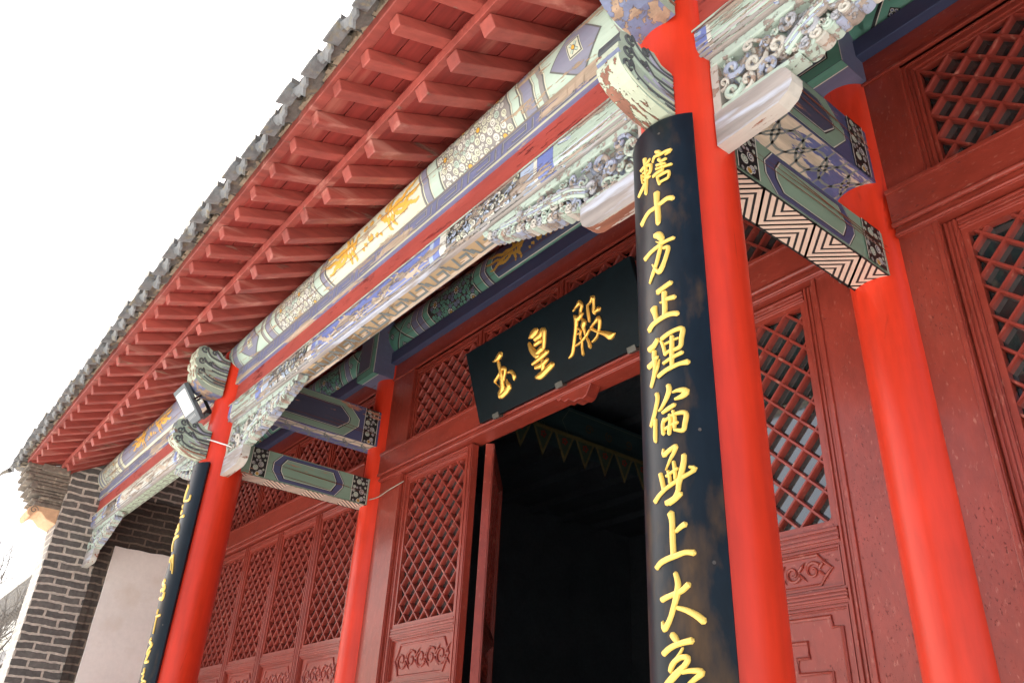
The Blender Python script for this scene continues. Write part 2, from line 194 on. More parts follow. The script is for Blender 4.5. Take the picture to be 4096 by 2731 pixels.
def brick_mat(name, ax, col, col2, mortar, sc=(.26, .068), msz=.010, bumpd=.008):
    m = bpy.data.materials.new(name); m.use_nodes = True; nt = m.node_tree; N = nt.nodes; L = nt.links; b = N['Principled BSDF']
    b.inputs['Roughness'].default_value = .9
    geo = N.new('ShaderNodeNewGeometry'); sp = N.new('ShaderNodeSeparateXYZ'); L.new(geo.outputs['Position'], sp.inputs[0])
    cb = N.new('ShaderNodeCombineXYZ'); L.new(sp.outputs[ax], cb.inputs[0]); L.new(sp.outputs[2], cb.inputs[1])
    nz = N.new('ShaderNodeTexNoise'); nz.inputs['Scale'].default_value = 9; nz.inputs['Detail'].default_value = 4; L.new(geo.outputs['Position'], nz.inputs['Vector'])
    vm = N.new('ShaderNodeVectorMath'); vm.operation = 'SCALE'; vm.inputs[3].default_value = .034; L.new(nz.outputs['Color'], vm.inputs[0])
    va = N.new('ShaderNodeVectorMath'); va.operation = 'ADD'; L.new(cb.outputs[0], va.inputs[0]); L.new(vm.outputs[0], va.inputs[1])
    br = N.new('ShaderNodeTexBrick'); L.new(va.outputs[0], br.inputs['Vector']); br.inputs['Scale'].default_value = 1
    br.inputs['Brick Width'].default_value = sc[0]; br.inputs['Row Height'].default_value = sc[1]; br.inputs['Mortar Size'].default_value = msz
    br.inputs['Mortar Smooth'].default_value = .35; br.inputs['Bias'].default_value = -.2
    br.inputs['Color1'].default_value = (*col, 1); br.inputs['Color2'].default_value = (*col2, 1); br.inputs['Mortar'].default_value = (*mortar, 1)
    n2 = N.new('ShaderNodeTexNoise'); n2.inputs['Scale'].default_value = 30; n2.inputs['Detail'].default_value = 8; L.new(geo.outputs['Position'], n2.inputs['Vector'])
    mx = N.new('ShaderNodeMix'); mx.data_type = 'RGBA'; mx.blend_type = 'OVERLAY'; mx.inputs[0].default_value = .55
    L.new(br.outputs[0], mx.inputs[6]); L.new(n2.outputs[0], mx.inputs[7]); L.new(mx.outputs[2], b.inputs['Base Color'])
    ma = N.new('ShaderNodeMath'); ma.operation = 'MULTIPLY_ADD'; ma.inputs[1].default_value = -.9; L.new(br.outputs['Fac'], ma.inputs[0]); L.new(n2.outputs[0], ma.inputs[2])
    bp = N.new('ShaderNodeBump'); bp.inputs['Strength'].default_value = .9; bp.inputs['Distance'].default_value = bumpd
    L.new(ma.outputs[0], bp.inputs['Height']); L.new(bp.outputs[0], b.inputs['Normal'])
    return m

# ---------------- painting and carving helpers ----------------
def smooth_pts(pts, step):
    """Catmull-Rom through tuples of any length, resampled"""
    if len(pts) < 2: return pts
    P = [pts[0]] + list(pts) + [pts[-1]]; out = []
    for i in range(1, len(P)-2):
        a, b, c, d = P[i-1], P[i], P[i+1], P[i+2]
        n = max(1, int(math.dist(b[:2], c[:2])/step))
        for k in range(n):
            t = k/n
            out.append(tuple(.5*((2*b[j])+(-a[j]+c[j])*t+(2*a[j]-5*b[j]+4*c[j]-d[j])*t*t+(-a[j]+3*b[j]-3*c[j]+d[j])*t**3) for j in range(len(b))))
    out.append(tuple(pts[-1])); return out

class Paint:
    """draws flat painted shapes as thin skins on a surface: fn(u,v,h) -> xyz"""
    def __init__(s, m, fn, dh=.0007, curved=False): s.m = m; s.fn = fn; s.dh = dh; s.c = curved
    def band(s, f0, f1, v0, v1, mt, lay=1, n=14, nu=1):
        c0 = f0 if callable(f0) else (lambda v: f0); c1 = f1 if callable(f1) else (lambda v: f1)
        vs = []
        for j in range(n+1):
            v = v0+(v1-v0)*j/n
            for i in range(nu+1): vs.append(s.fn(c0(v)+(c1(v)-c0(v))*i/nu, v, s.dh*lay))
        s.m.add(vs, [(j*(nu+1)+i, j*(nu+1)+i+1, (j+1)*(nu+1)+i+1, (j+1)*(nu+1)+i) for j in range(n) for i in range(nu)], mt)
    def rect(s, u0, u1, v0, v1, mt, lay=1): s.band(u0, u1, v0, v1, mt, lay, n=(8 if s.c else 1))
    def poly(s, pts, mt, lay=1):
        cu = sum(p[0] for p in pts)/len(pts); cv = sum(p[1] for p in pts)/len(pts)
        if s.c and max(math.dist(p, (cu, cv)) for p in pts) > .02:
            q = []
            for a, b in zip(pts, list(pts[1:])+[pts[0]]):
                k = max(1, int(math.dist(a, b)/.015)); q += [(a[0]+(b[0]-a[0])*i/k, a[1]+(b[1]-a[1])*i/k) for i in range(k)]
            n = len(q); K = 6; vs = [s.fn(cu, cv, s.dh*lay)]
            for r in range(1, K+1): vs += [s.fn(cu+(u-cu)*r/K, cv+(v-cv)*r/K, s.dh*lay) for u, v in q]
            fs = [(0, 1+i, 1+(i+1) % n) for i in range(n)]+[(1+(r-1)*n+i, 1+r*n+i, 1+r*n+(i+1) % n, 1+(r-1)*n+(i+1) % n) for r in range(1, K) for i in range(n)]
            s.m.add(vs, fs, mt); return
        n = len(pts)
        s.m.add([s.fn(cu, cv, s.dh*lay)] + [s.fn(u, v, s.dh*lay) for u, v in pts], [(0, 1+i, 1+(i+1) % n) for i in range(n)], mt)
    def disc(s, u, v, r, mt, lay=1, n=14, e=1): s.poly([(u+r*math.cos(2*math.pi*i/n), v+r*e*math.sin(2*math.pi*i/n)) for i in range(n)], mt, lay)
    def stroke(s, pts, w, mt, lay=1, step=.02, closed=False, raw=True):
        if closed: pts = list(pts)+[pts[0], pts[1]]
        P = []
        if raw:
            for a, b in zip(pts, pts[1:]):
                n = max(1, int(math.dist(a, b)/step)) if s.c else 1
                P += [(a[0]+(b[0]-a[0])*k/n, a[1]+(b[1]-a[1])*k/n) for k in range(n)]
            P.append(pts[-1])
        else: P = smooth_pts(pts, step)
        vs = []; m = len(P)
        for i, p in enumerate(P):
            a = P[max(i-1, 0)]; b = P[min(i+1, m-1)]
            ax, ay = p[0]-a[0], p[1]-a[1]; bx, by = b[0]-p[0], b[1]-p[1]
            la = math.hypot(ax, ay) or 1; lb = math.hypot(bx, by) or 1
            if i == 0: ax, ay, la = bx, by, lb
            if i == m-1: bx, by, lb = ax, ay, la
            dx, dy = ax/la+bx/lb, ay/la+by/lb; l = math.hypot(dx, dy) or 1
            nx, ny = -dy/l, dx/l; k = 1/max(.5, abs(nx*(-ay/la)+ny*(ax/la)))
            ww = (w if isinstance(w, (int, float)) else w(i/(m-1)))/2*k
            vs += [s.fn(p[0]+nx*ww, p[1]+ny*ww, s.dh*lay), s.fn(p[0]-nx*ww, p[1]-ny*ww, s.dh*lay)]
        s.m.add(vs, [(2*i, 2*i+1, 2*i+3, 2*i+2) for i in range(m-1)], mt)
    def spiral(s, u, v, r, w, mt, lay=1, turns=1.4, a0=0, sg=1, n=16):
        s.stroke([(u+r*(1-.85*t)*math.cos(a0+sg*turns*6.283*t), v+r*(1-.85*t)*math.sin(a0+sg*turns*6.283*t)) for t in [i/n for i in range(n+1)]], w, mt, lay, step=9)
    def volute(s, u, v, r, fill, line, edge, lay=2, a0=0, sg=1):
        s.disc(u, v, r*1.18, edge, lay); s.disc(u, v, r, fill, lay+1); s.spiral(u, v, r*.66, r*.17, line, lay+2, turns=1.05, a0=a0, sg=sg)

def brush(m, strokes, fn, mt, hgt, step=.006, k=1.0):
    """raised calligraphic strokes: polylines of (u, v, width)"""
    prof = [(-1, 0), (-.86, .55), (-.45, .92), (0, 1), (.45, .92), (.86, .55), (1, 0)]
    for q, st in enumerate(strokes):
        P = smooth_pts(st, step)
        if len(P) < 2: continue
        a, b = P[0], P[1]; d = math.dist(a[:2], b[:2]) or 1; e = a[2]*.42
        P = [(a[0]-(b[0]-a[0])/d*e, a[1]-(b[1]-a[1])/d*e, a[2]*.35)] + P
        a, b = P[-1], P[-2]; d = math.dist(a[:2], b[:2]) or 1; e = a[2]*.42
        P.append((a[0]-(b[0]-a[0])/d*e, a[1]-(b[1]-a[1])/d*e, a[2]*.35))
        vs = []; n = len(P)
        for i, p in enumerate(P):
            a = P[max(i-1, 0)]; b = P[min(i+1, n-1)]
            dx, dy = b[0]-a[0], b[1]-a[1]; l = math.hypot(dx, dy) or 1; nx, ny = -dy/l, dx/l
            ww = max(p[2], .002)/2*k; hh = hgt*min(1, .45+ww/(hgt*2.2))*(.35 if i in (0, n-1) else 1)
            for c, z in prof: vs.append(fn(p[0]+nx*ww*c, p[1]+ny*ww*c, hh*z+q*.00013))
        r = len(prof)
        m.add(vs, [(j*r+i, j*r+i+1, (j+1)*r+i+1, (j+1)*r+i) for j in range(n-1) for i in range(r-1)] + [tuple(range(r)), tuple(range((n-1)*r, n*r))[::-1]], mt)
# ---------------- palette ----------------
RAFT = mat('red rafter paint', (.35,.076,.056), .5, 'y', .28, bump=.35, stain=((.52,.22,.17), .57, 9), peel=.10, wood=(.34,.17,.12), pscale=16, rnd=.55)
RAFB = mat('red board paint', (.27,.036,.027), .6, 'x', .3, bump=.2, stain=((.42,.14,.10), .60, 6))
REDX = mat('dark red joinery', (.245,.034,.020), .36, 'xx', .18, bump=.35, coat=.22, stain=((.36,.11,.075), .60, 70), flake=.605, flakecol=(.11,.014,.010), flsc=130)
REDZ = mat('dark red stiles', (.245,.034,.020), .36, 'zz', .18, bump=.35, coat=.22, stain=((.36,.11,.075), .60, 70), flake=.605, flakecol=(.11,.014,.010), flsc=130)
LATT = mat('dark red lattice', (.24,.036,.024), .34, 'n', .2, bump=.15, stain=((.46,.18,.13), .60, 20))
BOARD = mat('flaking red board', (.36,.058,.042), .6, 'x', .12, bump=.5, flake=.57, flakecol=(.24,.010,.008), stain=((.5,.12,.08), .6, 5))
COLM = mat('vermilion column lacquer', (.64,.037,.012), .38, 'z', .14, bump=.14, coat=.06, stain=((.62,.060,.030), .56, 5, .2), crack=4)
WOOD = (.30,.24,.19)
def pal(pre, peel, grain, wood, cols, rough=.5, ps=10, bump=.25):
    return {k: mat(pre+' '+k, c, rough, grain, .1, peel=peel, wood=wood, pscale=ps, bump=bump) for k, c in cols.items()}
LC = dict(cream=(.56,.57,.43), mint=(.41,.52,.43), lav=(.20,.205,.27), grey=(.115,.12,.11), gold=(.66,.36,.05), white=(.62,.62,.54), blue=(.09,.14,.42), teal=(.30,.44,.42), taupe=(.24,.225,.21))
PU = pal('purlin', .24, 'x', (.40,.30,.20), LC, .5, 26)
PL = pal('plate', .36, 'x', (.50,.40,.30), dict(LC, grey=(.16,.17,.18), white=(.46,.46,.45), lav=(.17,.19,.33)))
TB = pal('tie', .40, 'x', (.36,.29,.23), dict(LC, blue=(.15,.20,.46), beige=(.50,.41,.31), sky=(.36,.44,.56)), .45, 32, .6)
SO = pal('soffit', .55, 'x', (.24,.155,.08), dict(cream=(.66,.52,.38), grey=(.20,.22,.21), tan=(.42,.30,.17)), .6, 7)
SG = mat('soffit key line', (.17,.20,.20), .6, 'x', .12, peel=.16, wood=(.30,.22,.14), pscale=16)
SCR = mat('soffit cream', (.62,.50,.38), .6, 'x', .1, peel=.38, wood=(.26,.17,.09), pscale=18)
SL = pal('soffit clean', .06, 'x', (.40,.33,.24), dict(mint=(.46,.56,.42), grey=(.17,.15,.12), cream=(.56,.56,.44)))
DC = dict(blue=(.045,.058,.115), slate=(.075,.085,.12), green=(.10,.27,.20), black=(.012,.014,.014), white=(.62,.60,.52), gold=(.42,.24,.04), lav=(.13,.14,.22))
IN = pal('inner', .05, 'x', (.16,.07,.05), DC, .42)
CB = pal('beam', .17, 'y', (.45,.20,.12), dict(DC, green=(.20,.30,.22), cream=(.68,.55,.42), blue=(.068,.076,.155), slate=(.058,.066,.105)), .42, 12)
QT = [mat('carving mint', (.42,.51,.43), .6, 'n', .12, peel=.33, wood=(.33,.28,.24), pscale=26, bump=.4),
      mat('carving grey', (.33,.34,.36), .65, 'n', .15, peel=.42, wood=(.30,.25,.21), pscale=22, bump=.5),
      mat('carving bone', (.48,.46,.40), .6, 'n', .12, peel=.30, wood=(.36,.26,.20), pscale=24, bump=.4),
      mat('carving blue', (.31,.35,.45), .6, 'n', .15, peel=.44, wood=(.34,.29,.24), pscale=24, bump=.4)]
QW = mat('weathered grey wood', (.33,.295,.27), .75, 'x', .3, bump=.6, stain=((.50,.54,.62), .50, 18))
QC = mat('cream block edge', (.50,.48,.42), .55, 'x', .15, peel=.34, wood=(.30,.12,.07), pscale=18)
HEADM = dict(mint=mat('head mint', (.34,.42,.34), .5, 'y', .12, peel=.22, wood=(.28,.2,.16), pscale=26, bump=.4),
             lav=mat('head lavender', (.30,.30,.38), .55, 'y', .15, peel=.30, wood=(.27,.2,.16), pscale=22, bump=.4),
             dark=mat('head outline', (.07,.08,.085), .6, 'y', .1, peel=.12, wood=(.3,.25,.2), pscale=30),
             cream=mat('head cream', (.46,.51,.38), .5, 'y', .10, peel=.36, wood=(.26,.12,.08), pscale=30, bump=.7),
             blue=mat('head blue', (.15,.175,.28), .42, 'n', .25, peel=.44, wood=(.36,.25,.17), pscale=17, bump=.4))
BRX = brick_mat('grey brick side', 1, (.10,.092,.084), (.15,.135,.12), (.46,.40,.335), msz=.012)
BRY = brick_mat('sunlit grey brick front', 0, (.30,.28,.25), (.36,.33,.30), (.62,.56,.48))  # paler copy of the side brick, sunlight on the pier front put into its colour
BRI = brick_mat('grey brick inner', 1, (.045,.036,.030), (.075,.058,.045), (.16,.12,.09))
CORB = mat('corbel stone', (.17,.14,.11), .9, 'n', .35, bump=.8, stain=((.34,.28,.21), .54, 18))
CURL = mat('ochre corbel stone', (.62,.38,.22), .85, 'n', .15, bump=.5)
PLAS = mat('plaster', (.80,.74,.68), .85, 'n', .05, bump=.1, stain=((.74,.66,.58), .56, 2.4))
TILE = mat('grey roof tile', (.13,.12,.105), .8, 'n', .4, bump=1.0, stain=((.22,.18,.12), .52, 17))
TILD = mat('grey tile relief', (.16,.165,.165), .6, 'n', .35, bump=.8, stain=((.22,.19,.13), .54, 22))
MORT = mat('lime mortar', (.27,.215,.15), .95, 'n', .3, bump=1.0)
BLK = mat('black lacquer', (.003,.007,.009), .45, 'n', .3, bump=.02, ior=1.22)
GOLD = mat('gilding', (.86,.50,.11), .34, 'n', .12, metal=.75, bump=.25)
CPL = mat('blue black lacquer', (.004,.009,.015), .33, 'zz', .3, bump=.05, ior=1.33, stain=((.13,.07,.026), .54, 5.5, .28))
CPG = mat('yellow gilding', (.80,.55,.12), .38, 'n', .05, metal=.12, bump=.08, coat=.2)
GLS = mat('dark window glass', (.018,.030,.030), .04, 'n', .2, bump=.01, ior=2.1)
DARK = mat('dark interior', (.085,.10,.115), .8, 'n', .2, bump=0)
GB_ = mat('rusty nail', (.06,.05,.045), .6, 'n', .2, bump=0)
STEEL = mat('steel clip', (.10,.095,.08), .5, 'n', .2, metal=.5, bump=0)

# ---------------- the hall ----------------
YC, YW = 1.5, 2.6                    # eave column line, wall column line
XR, XL, XLW = -1.176, -4.98, -4.93   # column axes
ZF = -1.25
hall = empty('temple_hall', (-3.0, 1.5, ZF))
tag(hall, 'red timber temple hall with painted beams, lattice doors and deep tiled eaves', 'temple hall')

# columns
def column(name, x, y, r, z0, z1, label=None):
    m = M(); m.cyl((x, y), r*1.02, r*.985, z0, z1, COLM, 64, rings=10)
    o = m.build(name, hall, (x, y, z0), smooth='auto'); 
    if label: o['label'] = label
    return o
c1 = column('eave_column', XR, YC, .137, ZF, 2.50, 'vermilion round column carrying the nearer black couplet board')
c2 = column('eave_column', XL, YC, .137, ZF, 2.50, 'vermilion round column with the floodlight on it')
column('wall_column', XR, YW, .122, ZF, 2.95)
column('wall_column', XLW, YW, .122, ZF, 2.95)
for x, y in ((XR, YC), (XL, YC)):   # stone bases
    m = M(); m.cyl((x, y), .21, .19, ZF, ZF+.12, CORB, 32); m.build('column_base', hall, (x, y, ZF), bevel=.02)

# rafters
PITCH, XT = .2115, -1.516
RS, FS = .53, .385
def raf_z(y): return 2.397+RS*(y-1.0846)
def fly_z(y): return 2.4135+FS*(y-.822)
NK = range(-9, 33)
rt = None; ft = None
def square_bar(m, x, w_, y0, y1, zf, sl, h_, mt):   # a bar on the slope with its lower end cut square to it
    a = math.atan(sl); c, s_ = math.cos(a), math.sin(a)
    m.hexa([(x,y0,zf(y0)),(x+w_,y0,zf(y0)),(x+w_,y1,zf(y1)),(x,y1,zf(y1)),
            (x,y0-h_*s_,zf(y0)+h_*c),(x+w_,y0-h_*s_,zf(y0)+h_*c),(x+w_,y1-h_*s_,zf(y1)+h_*c),(x,y1-h_*s_,zf(y1)+h_*c)], mt)
for k in NK:
    x = XT-PITCH*k
    jx = random.uniform(-.006, .006)
    if rt is None or k % 5 == 0:
        m = M(); square_bar(m, x, .066+random.uniform(-.003, .004), 1.0846, 3.2, raf_z, RS, .060+random.uniform(-.002, .003), RAFT)
        rt = m.build('rafter', hall, (x, 1.0846, raf_z(1.0846)), bevel=.004); r0 = x
        m = M(); square_bar(m, x-.006, .058+random.uniform(-.003, .004), .822, 1.2, fly_z, FS, .054+random.uniform(-.002, .003), RAFT)
        ft = m.build('flying_rafter', hall, (x, .822, fly_z(.822)), bevel=.004)
    else:
        o_ = dup(rt, hall, x-r0+jx, random.uniform(-.008, .006)); o_.rotation_euler.z = random.uniform(-.006, .006)
        o_ = dup(ft, hall, x-r0-jx, random.uniform(-.010, .008), random.uniform(-.002,.003)); o_.rotation_euler.z = random.uniform(-.012, .012)
XA, XB = XT-PITCH*32-.02, XT+PITCH*9+.12
RO, FO = .0675, .0575
# sheathing boards above the rafters, plank by plank so that joints show
m = M(); y = 1.085
while y < 6.2:
    yb = y+random.uniform(.13, .17); o_ = RO+random.uniform(0, .002)
    m.hexa([(XA,y,raf_z(y)+o_),(XB,y,raf_z(y)+o_),(XB,yb-.004,raf_z(yb)+o_),(XA,yb-.004,raf_z(yb)+o_),
            (XA,y,raf_z(y)+o_+.025),(XB,y,raf_z(y)+o_+.025),(XB,yb-.004,raf_z(yb)+o_+.025),(XA,yb-.004,raf_z(yb)+o_+.025)], RAFB); y = yb
m.build('roof_boarding', hall)
m = M(); y = .825
for yb in (.925, 1.03, 1.16):
    m.hexa([(XA,y,fly_z(y)+FO),(XB,y,fly_z(y)+FO),(XB,yb-.004,fly_z(yb)+FO),(XA,yb-.004,fly_z(yb)+FO),
            (XA,y,fly_z(y)+FO+.02),(XB,y,fly_z(y)+FO+.02),(XB,yb-.004,fly_z(yb)+FO+.02),(XA,yb-.004,fly_z(yb)+FO+.02)], RAFB); y = yb
m.build('roof_boarding', hall)
m = M(); m.hexa([(XA,1.046,2.450),(XB,1.046,2.450),(XB,1.088,2.468),(XA,1.088,2.468),(XA,1.040,2.494),(XB,1.040,2.494),(XB,1.088,2.512),(XA,1.088,2.512)], RAFT); m.build('rafter_strip', hall, bevel=.003)
m = M(); m.box(XA, XB, 1.066, 1.080, 2.506, fly_z(1.07)+FO, RAFB); m.build('infill_board', hall)
m = M()
m.hexa([(XA,.776,2.462),(XB,.776,2.462),(XB,.826,2.474),(XA,.826,2.474),(XA,.768,2.515),(XB,.768,2.515),(XB,.826,2.530),(XA,.826,2.530)], RAFT)
m.build('eave_board', hall, bevel=.004)

# roof covering
def roof_z(y): return 2.515+.40*(y-.70) if y < 1.3 else 2.755+.56*(y-1.3)
m = M(); XG = -8.62
ys = [.76, 1.3, 2.6, 4.0, 6.3]
for a, b in zip(ys, ys[1:]):
    m.hexa([(XG,a,roof_z(a)+.0),(XB,a,roof_z(a)),(XB,b,roof_z(b)),(XG,b,roof_z(b)),(XG,a,roof_z(a)+.05),(XB,a,roof_z(a)+.05),(XB,b,roof_z(b)+.05),(XG,b,roof_z(b)+.05)], MORT)
# back slope
m.hexa([(XG,6.3,roof_z(6.3)),(XB,6.3,roof_z(6.3)),(XB,11,3),(XG,11,3),(XG,6.3,roof_z(6.3)+.05),(XB,6.3,roof_z(6.3)+.05),(XB,11,3.1),(XG,11,3.1)], MORT)
m.build('roof_bedding', hall)
m = M(); NT = int((XB-XG)/PITCH)
for k in range(NT):
    x = XB-.10-PITCH*k
    for a, b in zip([.72]+ys[1:], ys[1:]):
        pts = []
        for yy in (a, b):
            for i in range(9):
                t = math.pi*i/8; pts.append((x+.058*math.cos(t), yy, roof_z(yy)+.03+.058*math.sin(t)))
        m.add(pts, [(i, i+1, i+10, i+9) for i in range(8)], TILE)
m.build('roof_tiles', hall, smooth=True)
# eave tiles: round end discs with relief and hanging drip tiles
def eave_tile(x):
    m = M(); c = (x, .692, 2.505); r = .060; t = .30
    def P(a, rr, d): # disc plane tilted so it faces out and slightly down
        p, q = rr*math.cos(a), rr*math.sin(a); return (c[0]+p, c[1]+q*math.sin(t)-d*math.cos(t), c[2]+q*math.cos(t)+d*math.sin(t)*-1)
    n = 20
    prof = [(r*.98, -.05), (r, 0), (r, .014), (r*.93, .019), (r*.80, .019), (r*.76, .009), (r*.42, .008), (r*.34, .016), (r*.15, .019), (.001, .02)]
    vs = [P(2*math.pi*i/n, rr, d) for rr, d in prof for i in range(n)]
    m.add(vs, [(j*n+i, (j+1)*n+i, (j+1)*n+(i+1) % n, j*n+(i+1) % n) for j in range(len(prof)-1) for i in range(n)], TILD)
    for i in range(10):   # little bosses round the ring
        a = 2*math.pi*i/10; p = P(a, r*.58, .010); m.cyl((p[0], p[2]), .006, .003, p[1]-.006, p[1]+.004, TILD, 6, axis='y')
    m.cyl((x, c[2]+.004), .060, .058, .680, .80, TILE, 14, axis='y', a0=-.2, a1=math.pi+.2)
    return m.build('eave_tile', hall, c, smooth='auto')
def drip_tile(x):
    m = M(); n = 10; top = []; bot = []; vs = []
    for i in range(n+1):   # curved pan sheet with a scalloped hanging lip
        t = -1+2*i/n; xx = x+t*.088; zc = 2.572+.030*t*t
        zc -= .092; vs += [(xx, .80, zc+.052), (xx, .700, zc), (xx, .700, zc-.015), (xx, .80, zc+.036)]
    m.add(vs, [(4*i+a, 4*i+b, 4*i+4+b, 4*i+4+a) for i in range(n) for a, b in ((0,1),(1,2),(2,3),(3,0))], TILE)
    lip = [(-.085,.016),(-.082,-.012),(-.055,-.014),(-.045,-.036),(-.02,-.038),(0,-.062),(.02,-.038),(.045,-.036),(.055,-.014),(.082,-.012),(.085,.016),(.05,0),(0,-.012),(-.05,0)]
    m.prism(lip, lambda p, q, t: (x+p, .700-t-q*.45, 2.488+q), 0, .012, TILD)
    return m.build('drip_tile', hall, (x, .70, 2.48), smooth='auto')
et = eave_tile(XB-.10); dt = drip_tile(XB-.10-PITCH/2)
for k in range(1, NT):
    j = random.uniform(-.008, .008)
    dup(et, hall, -PITCH*k+j, random.uniform(-.012, .012), random.uniform(-.006, .006)); dup(dt, hall, -PITCH*k-j, random.uniform(-.015, .012), random.uniform(-.008, .005))
m = M()   # ragged lime mortar squeezed out under the tiles
x = XB
while x > XG:
    x2 = x-random.uniform(.02, .05); h1 = random.uniform(.0, .02)
    m.hexa([(x2,.766-h1,2.503-h1*.4),(x,.766-h1,2.503-h1*.4),(x,.80,2.510),(x2,.80,2.510),(x2,.75,2.54),(x,.75,2.54),(x,.80,2.54),(x2,.80,2.54)], MORT); x = x2
m.build('mortar_bed', hall)
m = M()   # verge tiles over the gable wall and the raking ridge
for k in range(24):
    y = .78+k*.22; z = roof_z(y)-.01
    m.cyl((y, z+.03), .05, .05, XG-.22, XG+.10, TILE, 14, axis='x')
    m.box(XG-.16, XG+.06, y+.07, y+.15, z-.03, z, TILE)
m.tube([(XG+.10, .74, 2.60), (XG+.10, .9, 2.67), (XG+.10, 1.3, 2.84), (XG+.10, 3, 3.78)], .05, TILE, 12)
m.tube([(XG-.10, .70, 2.48), (XG-.20, .66, 2.47), (XG-.30, .63, 2.44)], [.025, .015, .004], TILE, 8)
m.build('verge_tiles', hall, smooth='auto')

# ---------- front purlin, plate, board and tie beam, bay by bay ----------
def purlin_fn(yc, zc, r):
    def f(u, v, h):
        a = v/r; return (u, yc-(r+h)*math.sin(a), zc-(r+h)*math.cos(a))
    return f
def swirl_block(p, ua, ub, va, vb, cols, kink, fills, sg=1, sz=1.0):
    """dark ground packed with flower heads and volutes"""
    rnd = random.Random(3)
    u0, u1 = min(ua, ub), max(ua, ub); L_ = u1-u0; hgt = vb-va; vc = (va+vb)/2
    nh = max(2, int(L_/.115)); heads = []
    for i in range(nh):
        heads.append((u0+L_*(i+.5)/nh, vc+.018 if i % 2 == 0 else va+.018))
        if i % 2: heads.append((u0+L_*(i+.5)/nh, vb-.012))
    occ = []
    for hu, hv in heads:
        if not (va-.01 <= hv <= vb+.01): continue
        R_ = .022*sz
        for i in range(9):
            a = 6.283*i/9; uu, vv_ = hu+R_*math.cos(a), hv+R_*math.sin(a)
            if va < vv_ < vb: p.disc(uu, vv_, .0075*sz, cols['line'], 2, 8); p.disc(uu, vv_, .0058*sz, cols['a'], 3, 8)
        if va < hv < vb: p.disc(hu, hv, .0135*sz, cols['line'], 3, 12); p.disc(hu, hv, .0115*sz, cols['gold'], 4, 12)
        occ.append((hu, hv, .028*sz))
        for i in range(8):
            a = 6.283*i/8+.3; uu, vv_ = hu+.047*sz*math.cos(a), hv+.047*sz*math.sin(a)
            if va+.008 < vv_ < vb-.008 and u0+.01 < uu < u1-.01 and all(math.hypot(uu-o[0], vv_-o[1]) > .0165*sz+o[2]*.85 for o in occ):
                p.volute(uu, vv_, .0158*sz, fills[i % len(fills)], cols['line'], cols['edge'], 2, a0=a, sg=1 if i % 2 else -1); occ.append((uu, vv_, .0160*sz))
    for _ in range(3500):
        uu, vv_ = rnd.uniform(u0+.012, u1-.012), rnd.uniform(va+.008, vb-.008); rr = (.0158 if _ < 500 else rnd.choice((.012, .009, .0065)))*sz
        if all(math.hypot(uu-o[0], vv_-o[1]) > rr*1.05+o[2]*.90 for o in occ):
            p.volute(uu, vv_, rr, fills[_ % len(fills)], cols['line'], cols['edge'], 2, a0=_, sg=1 if _ % 2 else -1); occ.append((uu, vv_, rr*1.1))
PHX = [  # gilt phoenix, u away from the panel centre, v above its middle
 [(.10,.030,.010),(.115,.045,.014),(.13,.035,.012),(.15,.012,.022),(.19,.0,.042),(.235,.002,.050),(.27,.012,.030)],
 [(.20,.01,.02),(.19,.045,.018),(.215,.07,.008)],[(.23,.01,.022),(.235,.05,.02),(.265,.075,.008)],
 [(.21,-.01,.02),(.185,-.05,.016),(.20,-.07,.006)],[(.24,-.01,.02),(.235,-.045,.016),(.25,-.065,.006)],
 [(.26,.014,.022),(.31,.03,.018),(.35,.022,.018),(.40,.045,.016),(.45,.05,.014),(.50,.07,.005)],
 [(.26,.004,.022),(.31,.004,.018),(.36,-.008,.018),(.41,.010,.016),(.46,.008,.014),(.52,.02,.005)],
 [(.26,-.004,.02),(.30,-.024,.016),(.35,-.03,.016),(.40,-.02,.016),(.45,-.036,.012),(.49,-.03,.005)],
 [(.02,.03,.022),(.035,.045,.02),(.05,.03,.014)],[(.0,-.02,.03),(.02,-.035,.02)],[(.05,-.04,.016),(.075,-.03,.012)],[(.09,-.05,.016),(.105,-.04,.01)]]
def wobble(st, u0, sg, v0, k=1.0):
    out = []
    for s_ in st:
        P = smooth_pts([(u0+sg*a, v0+b*k, c) for a, b, c in s_], .008)
        out.append([(a, b, c*1.22*(1+.25*math.sin(i*2.3))) for i, (a, b, c) in enumerate(P)])
    return out
def vstroke(p, s_, mt, lay):
    w_ = [q[2] for q in s_]; n = len(s_)
    p.stroke([q[:2] for q in s_], lambda t: w_[min(n-1, int(round(t*(n-1))))], mt, lay, step=9)
